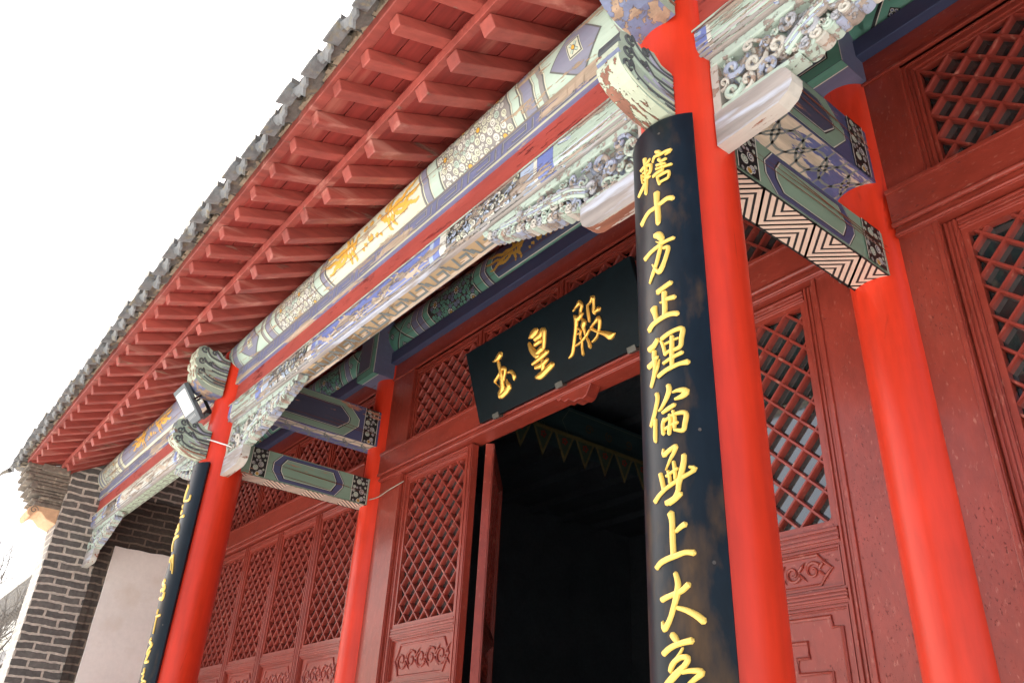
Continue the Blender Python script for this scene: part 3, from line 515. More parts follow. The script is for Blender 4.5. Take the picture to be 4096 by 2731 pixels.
def paint_purlin(x0, x1, yc, zc, r, c, va, vb, name, fills, ends):
    """c: palette roles; pattern is mirrored about the bay's middle"""
    m = M(); m.cyl((yc, zc), r, r, x0, x1, c['base'], 64, axis='x', rings=1)
    p = Paint(m, purlin_fn(yc, zc, r), curved=True); xc = (x0+x1)/2; hl = (x1-x0)/2; vm = (va+vb)/2; K = .30
    for sg in (-1, 1):
        E = x1 if sg > 0 else x0                    # bay end
        def U(d, k=0): return lambda v: E-sg*(d+k*abs(v-vm))
        def line(d, k=0, lay=3, w1=.007): p.band(U(d-.008, k), U(d-.002, k), va, vb, c['white'], lay); p.band(U(d-.002, k), U(d+w1, k), va, vb, c['grey'], lay)
        p.band(U(0), U(.20, -K), va, vb, c['A'], 1)
        for d in ends['stripes']: p.band(U(d[0], d[2]), U(d[1], d[2]), va, vb, c[d[3]], 2); line(d[0], d[2])
        lz = ends.get('lozenge')
        if lz:
            a, b = lz; mid = (a+b)/2
            p.band(U(a-.06, 0), U(b+.10, K), va, vb, c['A'], 1)
            if ends.get('cross'):
                p.stroke([(E-sg*(a-.03), va), (E-sg*(b+.05), vb)], .014, c['grey'], 3); p.stroke([(E-sg*(a-.03), vb), (E-sg*(b+.05), va)], .014, c['grey'], 3)
                p.stroke([(E-sg*(a-.018), va), (E-sg*(b+.062), vb)], .004, c['white'], 4); p.stroke([(E-sg*(a-.018), vb), (E-sg*(b+.062), va)], .004, c['white'], 4)
                for q in ((mid, va+.018), (a-.02, vm), (b+.05, vm), (mid, vb-.02)):
                    u_ = E-sg*q[0]; p.poly([(u_-.03, q[1]), (u_, q[1]-.026), (u_+.03, q[1]), (u_, q[1]+.026)], c['grey'], 5)
                    for k in range(4): p.disc(u_+.012*math.cos(k*1.571), q[1]+.011*math.sin(k*1.571), .0075, c['white'], 6, 8); p.disc(u_+.012*math.cos(k*1.571), q[1]+.011*math.sin(k*1.571), .0055, c['B'], 7, 8)
            else:
                um = E-sg*mid
                R_ = lambda k: [(um-k*(b-a)/2, vm-.012*k), (um-.02*k, vm-k*.098), (um+k*(b-a)/2, vm-.012*k), (um+.02*k, vm+k*.098)]
                rect4 = [(um-.10, vm-.075), (um+.10, vm-.075), (um+.10, vm+.075), (um-.10, vm+.075)]
                p.poly(R_(1.10), c['grey'], 3); p.poly(R_(1.02), c['B'], 4)
                s4 = lambda k: [(um-k, vm-k*.9), (um+k, vm-k*.9), (um+k, vm+k*.9), (um-k, vm+k*.9)]
                p.poly(s4(.036), c['white'], 5); p.poly(s4(.033), c['grey'], 6); p.poly(s4(.028), c['white'], 7)
                for k in range(4):
                    for w_, q, l_ in ((.013, 'grey', 8), (.009, 'A', 9)): p.stroke([(um, vm), (um+.024*math.cos(k*1.571+.785), vm+.024*math.sin(k*1.571+.785))], w_, c[q], l_)
                p.disc(um, vm, .010, c['grey'], 10); p.disc(um, vm, .008, c['gold'], 11)
        s0, s1 = ends['swirl']
        p.band(U(s0, K), U(s1, K), va, vb, c['edge'], 1)
        swirl_block(p, E-sg*(s0+.03), E-sg*(s1+.01), va, vb, dict(line=c['grey'], a=c['white'], gold=c['gold'], edge=c['edge']), K, fills)
        line(s0, K); line(s1, K)
        p.band(U(s1+.01, K), U(s1+.085, K), va, vb, c['A'], 2); line(s1+.085, K)
        p.band(U(s1+.09, K), U(s1+.14, K), va, vb, c['B'], 2); line(s1+.14, K)
        # panel with gilt birds
        ps = s1+.155
        p.band(U(ps, K), U(hl), va, vb, c['panel'], 1, nu=6)
        if ends.get('frame'):
            p.band(U(ps, K), U(hl), va, va+.028, c['A'], 3); p.band(U(ps, K), U(ps+.05, K), va, vb, c['A'], 3); p.band(U(ps+.05, K), U(hl), va+.028, va+.033, c['white'], 4); p.band(U(ps+.05, K), U(ps+.055, K), va+.03, vb, c['white'], 4)
        kk = min(1, (hl-ps-.02)/.50)
        for s_ in wobble([[(a*kk, b, c_) for a, b, c_ in q] for q in PHX], xc, sg, vm+(.012 if ends.get('frame') else 0)): vstroke(p, s_, c['gold'], 5)
    # long shrinkage cracks
    for q in range(3):
        v_ = va+(vb-va)*(.3+.25*q); a = x0+random.uniform(0, (x1-x0)*.4); L_ = random.uniform(.5, .9)*(x1-a); pts = [(a+L_*i/24, v_+random.uniform(-.0015, .0015)) for i in range(25)]
        p.stroke(pts, .0022, c['crack'], 13)
    return m.build(name, hall, ((x0+x1)/2, yc, zc), smooth=False)
CRK = mat('crack in timber', (.16,.05,.025), .9, 'x', .2, bump=0)
PR = dict(base=PU['taupe'], A=PU['mint'], B=PU['lav'], grey=PU['grey'], white=PU['cream'], gold=PU['gold'], edge=PU['taupe'], panel=PU['cream'], crack=CRK)
PRL = dict(PR, panel=PU['lav'], A=PU['cream'])
EN = dict(stripes=[(.10,.17,0,'B'), (.555,.585,.3,'edge'), (.62,.68,.3,'B'), (.70,.75,.3,'A')], lozenge=(.25,.51), swirl=(.76,1.27))
EI = dict(stripes=[(.06,.11,-.2,'B'), (.46,.53,.3,'B'), (.54,.60,.3,'B'), (.61,.67,.3,'A')], lozenge=(.22,.38), cross=True, swirl=(.68,1.22), frame=True)
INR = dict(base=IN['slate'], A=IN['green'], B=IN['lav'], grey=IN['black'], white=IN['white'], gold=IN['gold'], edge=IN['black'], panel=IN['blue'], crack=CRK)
BAYS = [(-8.22, XL), (XL, XR), (XR, 2.12)]
YP, ZP, RP = 1.5, 2.47, .13
ENS = dict(stripes=[(.03,.07,0,'B'), (.11,.15,0,'B')], swirl=(.18,.58), frame=True)
EIS = dict(EI, swirl=(.62,.98)); EIS['stripes'] = [(.06,.11,-.2,'B'), (.46,.53,.3,'B'), (.54,.60,.3,'A')]
for i, (a, b) in enumerate(BAYS):
    o = paint_purlin(a+.005, b-.005, YP, ZP, RP, PR if i else PRL, .055, .262, 'painted_purlin', [PU['cream'], PU['white'], PU['cream'], PU['white'], PU['mint']], EN if i == 1 else ENS)
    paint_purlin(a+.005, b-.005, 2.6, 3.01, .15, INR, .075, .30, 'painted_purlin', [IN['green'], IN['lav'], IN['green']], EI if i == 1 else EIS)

def fret(p, x0, x1, v0, v1, per, w_, mt, lay, sg=1):
    """running square meander"""
    h_ = v1-v0; n = int((x1-x0)/per)
    for k in range(n):
        a = x0+k*per; q = per
        pts = [(a, v0+h_*.12), (a, v0+h_*.86), (a+q*.62, v0+h_*.86), (a+q*.62, v0+h_*.40), (a+q*.26, v0+h_*.40)]
        p.stroke(pts, w_, mt, lay)
        p.stroke([(a+q*.14, v0+h_*.12), (a+q*.80, v0+h_*.12), (a+q*.80, v0+h_*.86)], w_, mt, lay)
def skew_fret(p, x0, x1, v0, v1, per, w_, ground, line, lay):
    """zig-zag key pattern: squared C boxes joined by slanting legs"""
    h_ = v1-v0; n = int((x1-x0)/per+.5); s_ = h_*.55
    for k in range(n):
        a = x0+k*per; f = lambda u, v: (a+u*per+(v-.5)*s_*-.6, v0+v*h_)
        p.stroke([f(.05,.05), f(.05,.9), f(.52,.9), f(.52,.34), f(.24,.34)], w_, line, lay)
        p.stroke([f(.60,.06), f(.72,.72)], w_, line, lay); p.stroke([f(.72,.30), f(.86,.94)], w_, line, lay); p.stroke([f(.52,.06), f(.60,.06)], w_, line, lay)
        p.stroke([f(.86,.94), f(1.0,.94)], w_*.6, line, lay)

FYT = 1.43
for i, (a, b) in enumerate(BAYS):
    # blue plate under the purlin
    m = M(); m.box(a, b, FYT, 1.56, 2.245, 2.352, PL['lav'])
    p = Paint(m, lambda u, v, h: (u, FYT-h, v))
    p.rect(a, b, 2.245, 2.259, PL['cream'], 2); p.rect(a, b, 2.338, 2.352, PL['taupe'], 2)
    fret(p, a+.05, b-.05, 2.260, 2.338, .24, .009, PL['grey'], 2); fret(p, a+.058, b-.04, 2.262, 2.338, .24, .003, PL['white'], 3)
    m.build('painted_plate', hall, ((a+b)/2, 1.5, 2.3), bevel=.004)
    m = M(); m.box(a, b, 1.448, 1.55, 2.090, 2.250, BOARD); m.build('red_board', hall)
    # tie beam with rounded lower edge
    pf = [(1.43, 2.095), (1.43, 2.020), (1.434, 2.003), (1.443, 1.989), (1.458, 1.981), (1.475, 1.98), (1.562, 1.98), (1.562, 2.095)]
    m = M(); bw = TB['taupe'] if i else SL['cream']
    n = len(pf); m.add([(a, y, z) for y, z in pf]+[(b, y, z) for y, z in pf], [tuple(range(n)), tuple(range(n, 2*n))[::-1]], QW)
    for j in range(n): m.add([(a, *pf[j]), (b, *pf[j]), (b, *pf[(j+1) % n]), (a, *pf[(j+1) % n])], [(0,3,2,1)], QW if j < 5 else (SO['tan'] if i else SL['mint']))
    # face developed from the top edge downwards: v = distance from the top
    L1 = .075; seg = [(1.43,2.095),(1.43,2.020),(1.434,2.003),(1.443,1.989),(1.458,1.981),(1.475,1.98)]
    cum = [0]
    for q, w_ in zip(seg, seg[1:]): cum.append(cum[-1]+math.dist(q, w_))
    def ff(u, v, h, seg=seg, cum=cum):
        v = max(0, min(v, cum[-1]-1e-6))
        for j in range(len(seg)-1):
            if v <= cum[j+1]: break
        t = (v-cum[j])/(cum[j+1]-cum[j]); y0, z0 = seg[j]; y1, z1 = seg[j+1]
        ny, nz = -(z0-z1), (y0-y1); l = math.hypot(ny, nz); ny /= l; nz /= l
        return (u, y0+(y1-y0)*t+ny*h, z0+(z1-z0)*t+nz*h)
    p = Paint(m, ff); V1 = .118; xc = (a+b)/2; hl = (b-a)/2
    for sg in (-1, 1):
        E = b if sg > 0 else a
        U = lambda d: E-sg*d
        def rb(d0, d1, mt, lay=1): p.band(min(U(d0), U(d1)), max(U(d0), U(d1)), 0.002, V1, mt, lay, n=7)
        k = 1 if i == 1 else .62
        rb(0, .16, TB['blue']); rb(.16, .175, TB['white'], 2); rb(.175, .45*k+.1, TB['mint'])
        um = .33*k+.03
        for w_, q, l_ in ((.03, 'grey', 3), (.022, 'sky', 4), (.008, 'white', 5)):
            p.stroke([(U(um-.16), .006), (U(um+.16), V1-.004)], w_, TB[q], l_, step=.03); p.stroke([(U(um-.16), V1-.004), (U(um+.16), .006)], w_, TB[q], l_, step=.03)
        rb(.45*k+.1, .54*k+.1, TB['blue'], 2); rb(.54*k+.1, .56*k+.1, TB['white'], 3); rb(.56*k+.1, .64*k+.1, TB['sky'], 2)
        s0, s1 = .64*k+.1, 1.14*k+.1
        rb(s0, s1, TB['grey'])
        rr = random.Random(9+i)
        for q in range(int(120*k)):
            uu, vv_ = U(rr.uniform(s0+.015, s1-.015)), rr.uniform(.014, V1-.012)
            p.volute(uu, vv_, rr.choice((.011, .014)), TB[('sky','white','sky','cream')[q % 4]], TB['grey'], TB['grey'], 2+(q % 3)*3, a0=q, sg=1 if q % 2 else -1)
        rb(s1, s1+.05, TB['white'], 2); rb(s1+.05, s1+.10, TB['blue'], 2); rb(s1+.10, s1+.13, TB['sky'], 2); rb(s1+.13, hl, TB['blue'] if i else TB['white'])
        # pale dragons
        Ld = hl-s1-.16; pts = [(xc+sg*(.04+Ld*t), V1*.52+.026*math.sin(t*11), .024*(1-.6*t)+.006) for t in [q/26 for q in range(27)]]
        vstroke(p, pts, TB['beige'], 3)
        for q in range(9):
            t = .08+q*.1; u_ = xc+sg*(.04+Ld*t); v_ = V1*.52+.026*math.sin(t*11)
            for s2 in (-1, 1): vstroke(p, [(u_, v_, .012), (u_+.02*s2, v_+.022*s2, .009), (u_+.045*s2, v_+.03*s2, .003)], TB['beige'], 4)
    p.band(a, b, 0, .010, TB['mint'] if i else SL['cream'], 12, n=1); p.band(a, b, V1-.012, V1-.006, TB['taupe'], 11, n=1)
    # painted underside
    p = Paint(m, lambda u, v, h: (u, v, 1.98-h))
    if i:
        p.rect(a, b, 1.540, 1.561, SCR, 1); p.rect(a, b, 1.559, 1.5615, SG, 4)
        skew_fret(p, a+.12, b-.1, 1.474, 1.545, .172, .013, SCR, SG, 3)
        for k in range(int((b-a)/.172)):
            u_ = a+.14+k*.172; p.poly([(u_, 1.515), (u_+.08, 1.515), (u_+.07, 1.545), (u_-.01, 1.545)], SCR, 1)
    else:
        skew_fret(p, a+.10, b-.05, 1.480, 1.556, .312/2, .008, SL['mint'], SL['grey'], 3); p.rect(a, b, 1.476, 1.480, SL['grey'], 2); p.rect(a, b, 1.557, 1.561, SL['grey'], 2)
    m.build('tie_beam', hall, ((a+b)/2, 1.5, 2.0))
    # inner blue board and red header
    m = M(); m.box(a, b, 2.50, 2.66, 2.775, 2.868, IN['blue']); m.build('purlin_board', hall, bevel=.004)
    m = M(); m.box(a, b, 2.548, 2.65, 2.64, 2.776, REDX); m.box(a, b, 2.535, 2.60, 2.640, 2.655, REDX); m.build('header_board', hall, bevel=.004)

# ---------- cross beams ----------
def hexo(u0, u1, v0, v1, c): return [(u0, (v0+v1)/2-(v1-v0)*.15), (u0+c, v0), (u1-c, v0), (u1, (v0+v1)/2-(v1-v0)*.1), (u1, (v0+v1)/2+(v1-v0)*.1), (u1-c, v1), (u0+c, v1), (u0, (v0+v1)/2+(v1-v0)*.15)]
def side_paint(p, y0, y1, z0, z1, kind):
    zm = (z0+z1)/2; H_ = z1-z0
    if kind == 'up':
        base, ring, inner = CB['blue'], CB['green'], CB['slate']
        p.rect(y0, y1, z0, z1, base, 1)
        for k, q in ((0, CB['black']), (.004, CB['white']), (.009, ring)): p.poly(hexo(1.60+k, 2.34-k, z0+.002+k*.3, z1-.002-k*.3, .10), q, 2+int(k*400))
        for k, q in ((0, CB['black']), (.007, CB['white']), (.012, inner)): p.poly(hexo(1.665+k, 2.265-k, z0+.042+k*.5, z1-.042-k*.5, .075), q, 7+int(k*400))
        a, b = 2.375, 2.475
    else:
        p.rect(y0, y1, z0, z1, CB['green'], 1)
        for k, q in ((0, CB['black']), (.005, CB['white']), (.010, CB['blue'])): p.poly(hexo(1.785+k, 2.30-k, z0+.003, z1-.003, .05), q, 2+int(k*300))
        for k, q in ((0, CB['black']), (.006, CB['white']), (.010, CB['green'])): p.poly(hexo(1.84+k, 2.245-k, z0+.022+k*.6, z1-.022-k*.6, .03), q, 7+int(k*300))
        a, b = 2.36, 2.475
    for e0, e1 in ((a, b), (1.585 if kind == 'up' else 1.645, 1.60 if kind == 'up' else 1.745)):
        if e1-e0 < .05: continue
        p.rect(e0, e1, z0, z1, CB['black'], 14); p.rect(e0-.004, e0, z0, z1, CB['white'], 15); p.rect(e1, e1+.004, z0, z1, CB['white'], 15)
        rr = random.Random(5); occ = []
        for _ in range(260):
            R_ = rr.choice((.019, .016, .012, .008)); u_, v_ = rr.uniform(e0+R_, e1-R_), rr.uniform(z0+R_, z1-R_)
            if all(math.hypot(u_-o[0], v_-o[1]) > R_+o[2] for o in occ):
                occ.append((u_, v_, R_)); p.disc(u_, v_, R_*.92, CB['white'], 15); p.disc(u_, v_, R_*.76, CB[('green','lav','slate')[_ % 3]], 16); p.spiral(u_, v_, R_*.6, R_*.17, CB['white'], 17, a0=_)
        p.disc((e0+e1)/2, z0+.012, .014, CB['white'], 18); p.disc((e0+e1)/2, z0+.012, .011, CB['gold'], 19)
def cross_beam(x, kind):
    w_, z0, z1 = (.085, 2.125, 2.385) if kind == 'up' else (.070, 1.70, 1.885)
    y0, y1 = 1.56, 2.58
    m = M(); m.box(x-w_, x+w_, y0, y1, z0, z1, CB['blue'] if kind == 'up' else CB['green'])
    side_paint(Paint(m, lambda u, v, h: (x+w_+h, u, v), .0004), y0+.02, 2.50, z0+.003, z1-.003, kind)
    side_paint(Paint(m, lambda u, v, h: (x-w_-h, u, v), .0004), y0+.02, 2.50, z0+.003, z1-.003, kind)
    p = Paint(m, lambda u, v, h: (x+v, u, z0-h), .0004)
    if kind == 'up':
        p.rect(y0, y1, -w_+.004, w_-.004, CBS['blue'], 1)
        for k in range(7):
            c = y0+.08+k*.145
            for s_ in (-1, 1):
                arc = [(c+.115*math.cos(t), s_*w_*.98-s_*.13*math.sin(t)) for t in [math.pi*q/12 for q in range(13)]]
                arc = [(u, max(-w_+.005, min(w_-.005, v))) for u, v in arc]
                p.stroke(arc, .010, CBS['grey'], 3)
    else:
        p.rect(y0, y1, -w_+.002, w_-.002, CBS['cream'], 1)
        per = .27; W2 = w_-.004
        p.stroke([(y0, -W2), (y1, -W2)], .007, CBS['ink'], 2); p.stroke([(y0, W2), (y1, W2)], .007, CBS['ink'], 2)
        n = 8
        for k in range(n):
            a = y0-.05+k*per/2*1.0; s_ = 1 if k % 2 else -1
            if a+per > y1+.16: break
            for q in range(4):      # nested chevrons
                t = q*.25; c = a+per/2; hw = per/2*(1-t)
                pts = [(c-hw, -s_*W2), (c, -s_*W2+s_*2*W2*(1-t)), (c+hw, -s_*W2)]
                p.stroke([(min(y1, max(y0, u)), v) for u, v in pts], .0085, CBS['ink'], 2)
    for q in range(3):
        z = z0+(z1-z0)*random.uniform(.25, .8); n_ = random.randint(9, 20); i0_ = random.randint(0, 20-n_); sl_ = random.uniform(-.0035, .0005)
        pts = [(x+w_+.009, y0+.1+(i0_+i)*.045, z+sl_*i+random.uniform(-.0014, .0014)) for i in range(n_)]
        m.tube(pts, [.0014*math.sin(math.pi*(i+.4)/(n_+.3))+.0003 for i in range(n_)], CRK, 4)
    return m.build('cross_beam', hall, (x, 2.0, z0), bevel=0)
CBS = dict(blue=mat('beam underside blue', (.10,.12,.25), .45, 'y', .25, peel=.52, wood=(.56,.47,.35), pscale=9, bump=.1), grey=mat('beam underside grey', (.19,.21,.19), .5, 'y', .1, peel=.22, wood=(.4,.36,.3), pscale=14),
           cream=mat('beam underside cream', (.70,.56,.44), .5, 'y', .06, stain=((.55,.46,.42), .6, 6)), ink=mat('ink line', (.018,.024,.024), .5, 'y', .1))
for x in (XR, XLW-.02):
    cross_beam(x, 'up'); cross_beam(x, 'low')
    # beam end block under the inner purlin
    m = M(); w_ = .122; ya, yb, z0, z1 = 2.365, 2.60, 2.658, 3.12
    m.box(x-w_, x+w_, ya, yb, z0, z1, IN['slate'])
    p = Paint(m, lambda u, v, h: (x+u, ya-h, v)); p.rect(w_-.052, w_, z0, z1, IN['green'], 2); p.rect(-w_, w_, z0, z0+.05, IN['green'], 3); p.rect(-w_, w_-.052, z0+.05, z0+.056, IN['black'], 4); p.rect(w_-.058, w_-.052, z0+.05, z1, IN['black'], 4); p.rect(-w_, w_-.058, z0+.056, z0+.06, IN['white'], 5); p.rect(w_-.062, w_-.058, z0+.056, z1, IN['white'], 5)
    p = Paint(m, lambda u, v, h: (x+w_+h, u, v)); p.rect(ya, ya+.006, z0, z1, IN['white'], 2); p.rect(ya+.006, yb, z0, z1, IN['lav'], 1)
    p = Paint(m, lambda u, v, h: (x+u, v, z0-h)); p.rect(-w_, w_, ya, ya+.045, IN['green'], 2); p.rect(-w_, w_, ya+.045, ya+.05, IN['white'], 2); p.rect(-w_, w_, ya+.05, yb, IN['lav'], 1)
    m.build('beam_end_block', hall, (x, 2.5, z0))

# ---------- carved beam heads on the front of the eave columns ----------
def beam_head(x, kind):
    w_ = .045 if kind == 'low' else .075
    x += .016
    if kind == 'low':
        pf = [(1.375,1.736),(1.345,1.736),(1.30,1.740),(1.26,1.748),(1.23,1.758),(1.20,1.772),(1.175,1.790),(1.160,1.806),(1.152,1.824),(1.150,1.842),(1.160,1.850),(1.150,1.862),(1.150,1.885),(1.162,1.896),(1.156,1.910),(1.160,1.935),(1.185,1.95),(1.215,1.945),(1.25,1.925),(1.27,1.945),(1.30,1.95),(1.33,1.92),(1.375,1.915)]
        vol = [((1.195,1.925),.024,[(1.375,1.885),(1.30,1.885),(1.24,1.905)]), ((1.262,1.925),.018,[(1.375,1.90),(1.32,1.90)]), ((1.188,1.872),.024,[(1.375,1.845),(1.29,1.845),(1.23,1.862)]), ((1.250,1.862),.020,[(1.375,1.822),(1.31,1.832)]), ((1.186,1.820),.026,[(1.375,1.780),(1.29,1.778),(1.22,1.80)])]
        extra = [[(1.375,1.792),(1.32,1.792),(1.27,1.80)], [(1.375,1.835),(1.33,1.835),(1.29,1.84)], [(1.375,1.862),(1.33,1.862)], [(1.375,1.752),(1.28,1.756),(1.21,1.776),(1.17,1.805)], [(1.375,1.766),(1.29,1.768),(1.22,1.787)], [(1.375,1.80),(1.31,1.80),(1.25,1.815)]]
    else:
        pf = [(1.375,2.150),(1.33,2.152),(1.28,2.160),(1.24,2.174),(1.21,2.195),(1.19,2.218),(1.177,2.245),(1.170,2.29),(1.180,2.30),(1.160,2.315),(1.155,2.35),(1.172,2.365),(1.160,2.38),(1.160,2.43),(1.19,2.452),(1.22,2.45),(1.255,2.43),(1.275,2.448),(1.30,2.44),(1.33,2.41),(1.375,2.405)]
        vol = [((1.196,2.425),.026,[(1.375,2.375),(1.30,2.378),(1.24,2.395)]), ((1.262,2.425),.020,[(1.375,2.39),(1.32,2.395)]), ((1.195,2.345),.025,[(1.375,2.315),(1.30,2.318),(1.24,2.335)]), ((1.252,2.340),.018,[(1.375,2.33),(1.31,2.33)]), ((1.205,2.275),.024,[(1.375,2.235),(1.30,2.238),(1.24,2.26)])]
        extra = [[(1.375,2.25),(1.32,2.25),(1.26,2.262)], [(1.375,2.29),(1.32,2.29),(1.27,2.30)], [(1.375,2.345),(1.33,2.345)], [(1.375,2.195),(1.29,2.20),(1.22,2.225),(1.19,2.25)], [(1.375,2.215),(1.29,2.22),(1.23,2.245)], [(1.375,2.262),(1.30,2.262)]]
    m = M()
    side = HEADM['mint']
    n = len(pf)
    m.add([(x-w_, y, z) for y, z in pf]+[(x+w_, y, z) for y, z in pf], [tuple(range(n)), tuple(range(n, 2*n))[::-1]], side)
    for j in range(n):
        a, b = pf[j], pf[(j+1) % n]
        mt = (HEADM['cream'] if kind == 'low' and j < 9 else HEADM['blue'] if kind == 'up' and j < 5 else HEADM['dark'] if j > 12 else (HEADM['cream'], HEADM['blue'], HEADM['cream'])[j % 3])
        m.add([(x-w_, *a), (x+w_, *a), (x+w_, *b), (x-w_, *b)], [(0,1,2,3)], mt)
    pf2 = pf
    head = m.build('beam_head', hall, (x, 1.375, pf[0][1]), bevel=.006)
    for s_ in (-1, 1):
        m = M(); X = x+s_*w_
        for q, ((cy, cz), r, tail) in enumerate(vol):
            sp = [(cy+r*(1-.8*t)*math.cos(1.2-8.4*t), cz+r*(1-.8*t)*math.sin(1.2-8.4*t)) for t in [i/20 for i in range(21)]]
            path = [t_ for t_ in tail]+sp
            path = smooth_pts(path, .008)
            m.tube([(X, a, b) for a, b in path], [.0058]*len(path), HEADM['dark'], 6)
            pk = smooth_pts([(a, b-.011) for a, b in tail]+[(cy+r*.55, cz-r*.2)], .01)
            m.tube([(X-s_*.001, a, b) for a, b in pk], .0068, HEADM[('mint','lav','mint','lav','mint')[q]], 6)
            m.cyl((cy, cz), r*.42, r*.2, X-.004 if s_ > 0 else X+.004, X+s_*.007, HEADM['cream'], 10, axis='x') if False else None
        for q, e in enumerate(extra):
            m.tube([(X, a, b) for a, b in smooth_pts(e, .01)], .0055, HEADM[('cream','dark','lav')[q % 3]], 6)
        m.build('carved_scroll', head, smooth=True)
    return head
for x in (XR, XL): beam_head(x, 'low'); beam_head(x, 'up')

# ---------- openwork spandrel brackets ----------
def spandrel(x0, sg, L=.86, seed=0, wall=False, style=0, bw=1.0):
    rr = random.Random(seed); m = M(); S = L/.86
    X = lambda d: x0+sg*d*S
    root = empty('spandrel_bracket', (x0, 1.5, 1.95), hall)
    # top rail
    m.hexa([(X(0),1.462,1.938),(X(.87),1.462,1.944),(X(.87),1.524,1.944),(X(0),1.524,1.938),(X(0),1.462,1.976),(X(.89),1.462,1.976),(X(.89),1.524,1.976),(X(0),1.524,1.976)], QT[0])
    m.build('top_rail', root, bevel=.006)
    m = M()
    low = [(.0,1.745),(.30,1.745),(.34,1.770),(.40,1.782),(.46,1.795),(.52,1.812),(.58,1.830),(.64,1.852),(.70,1.874),(.76,1.895),(.82,1.918),(.87,1.938)]
    def zl(d):
        for (a, b), (c, e) in zip(low, low[1:]):
            if a <= d <= c: return b+(e-b)*(d-a)/(c-a)
        return 1.94
    # thin recessed ground
    gp = [(0,1.94)]+[(d*.97, z+.024) for d, z in low]
    m.prism([(X(a), b) for a, b in gp], lambda p, q, t: (p, t, q), 1.500, 1.512, QT[1])
    # ribbed scroll ends along the lower edge
    d = .33; q = 0
    while d < .85:
        r = rr.uniform(.019, .027)*S**.5; z = zl(d)+r*.45; mt = QT[(q*2+q//3) % 4]
        m.cyl((X(d), z), r, r*.97, 1.464+.004*(q % 2), 1.516, mt, 18, axis='y')
        sp = [(X(d)+r*.74*(1-.82*t)*math.cos(sg*(1+9*t)), 1.461, z+r*.74*(1-.82*t)*math.sin(sg*(1+9*t))) for t in [i/18 for i in range(19)]]
        m.tube(sp, .0055, QT[(q+1) % 3], 6)
        d += r*1.35/S; q += 1
    # large volutes and leaves filling the field
    occ = []
    for k in range(400):
        d = rr.uniform(.03, .78); top = 1.925; b = zl(d)+.02
        if top-b < .03: continue
        r = rr.choice((.038, .034, .030) if k < 60 else (.026, .022, .018)); z = rr.uniform(b+r*.4, top-r*.5)
        if z-r < b-.02 or z+r > top+.02: continue
        if any(math.hypot((d-o[0])*S, z-o[1]) < (r+o[2])*.86 for o in occ): continue
        occ.append((d, z, r)); s2 = rr.choice((-1, 1)); a0 = rr.uniform(0, 6); yy = rr.uniform(1.466, 1.476)
        P_ = [(X(d)+r*(1-.86*t)*math.cos(a0+s2*7*t), yy-.010*math.sin(t*3.1), z+r*(1-.86*t)*math.sin(a0+s2*7*t)) for t in [i/22 for i in range(23)]]
        mt = QT[rr.choice((0, 0, 1, 2, 3))]
        m.tube(P_, [r*.30*(1-.35*i/22) for i in range(23)], mt, 7)
        m.cyl((X(d), z), r*.86, r*.3, 1.502, 1.478, mt, 12, axis='y')
        m.cyl((X(d), z), r*.26, r*.12, yy+.01, yy-.016, QT[2], 8, axis='y')
        # stem trailing off
        a1 = a0; px, pz = X(d)+r*math.cos(a1), z+r*math.sin(a1)
        tx = (-math.sin(a1)*-s2, math.cos(a1)*-s2)
        Q = [(px+tx[0]*.05*t, yy+.004, pz+tx[1]*.05*t-.01*t*t) for t in (0, .3, .6, 1)]
        Q = [(a, b_, min(1.935, max(zl(abs(a-x0)/S)+.015, c))) for a, b_, c in Q]
        m.tube(Q, [r*.3, r*.28, r*.22, r*.12], mt, 7)
    for q in range(4):   # the long leaf that runs out to the tip, in parallel ribs
        st = smooth_pts([(X(.27), 1.785+q*.012), (X(.36), 1.835+q*.012), (X(.50), 1.862+q*.012), (X(.62), 1.888+q*.010), (X(.76), 1.920+q*.006)], .015)
        m.tube([(a, 1.462, c) for a, c in st], [.0095*(1-.5*i/len(st)) for i in range(len(st))], QT[(0, 3, 0, 1)[q]], 6)
    m.box(min(X(.0), X(.028)), max(X(.0), X(.028)), 1.464, 1.52, 1.75, 1.94, QT[2]); m.box(min(X(.0), X(.31)), max(X(.0), X(.31)), 1.466, 1.516, 1.752, 1.768, QT[0])
    m.build('cloud_carving', root, smooth='auto')
    # solid grey block at the column
    m = M()
    bl = [(0,1.752),(.30,1.752),(.302,1.70),(.292,1.672),(.27,1.652),(.24,1.640),(.0,1.632)]
    if style: bl = [(0,1.752),(.29,1.752),(.31,1.74),(.325,1.715),(.322,1.685),(.30,1.66),(.26,1.642),(0,1.630)]
    n = len(bl)
    pts = [(x0+sg*a*bw, b) for a, b in bl]
    m.add([(a, 1.462, b) for a, b in pts]+[(a, 1.512, b) for a, b in pts], [tuple(range(n)), tuple(range(n, 2*n))[::-1]], QW)
    for j in range(n):
        a, b = pts[j], pts[(j+1) % n]; m.add([(a[0],1.462,a[1]),(b[0],1.462,b[1]),(b[0],1.512,b[1]),(a[0],1.512,a[1])], [(0,1,2,3)], QC if j >= 1 and j < n-1 else QW)
    m.build('bracket_block', root, bevel=.005)
    return root
spandrel(XR-.135, -1, .86, 1)
spandrel(XR+.135, 1, .80, 2, style=1, bw=.78)
spandrel(XL+.135, 1, .93, 3)
spandrel(XL-.135, -1, .80, 4)
spandrel(-8.22, 1, .80, 5)

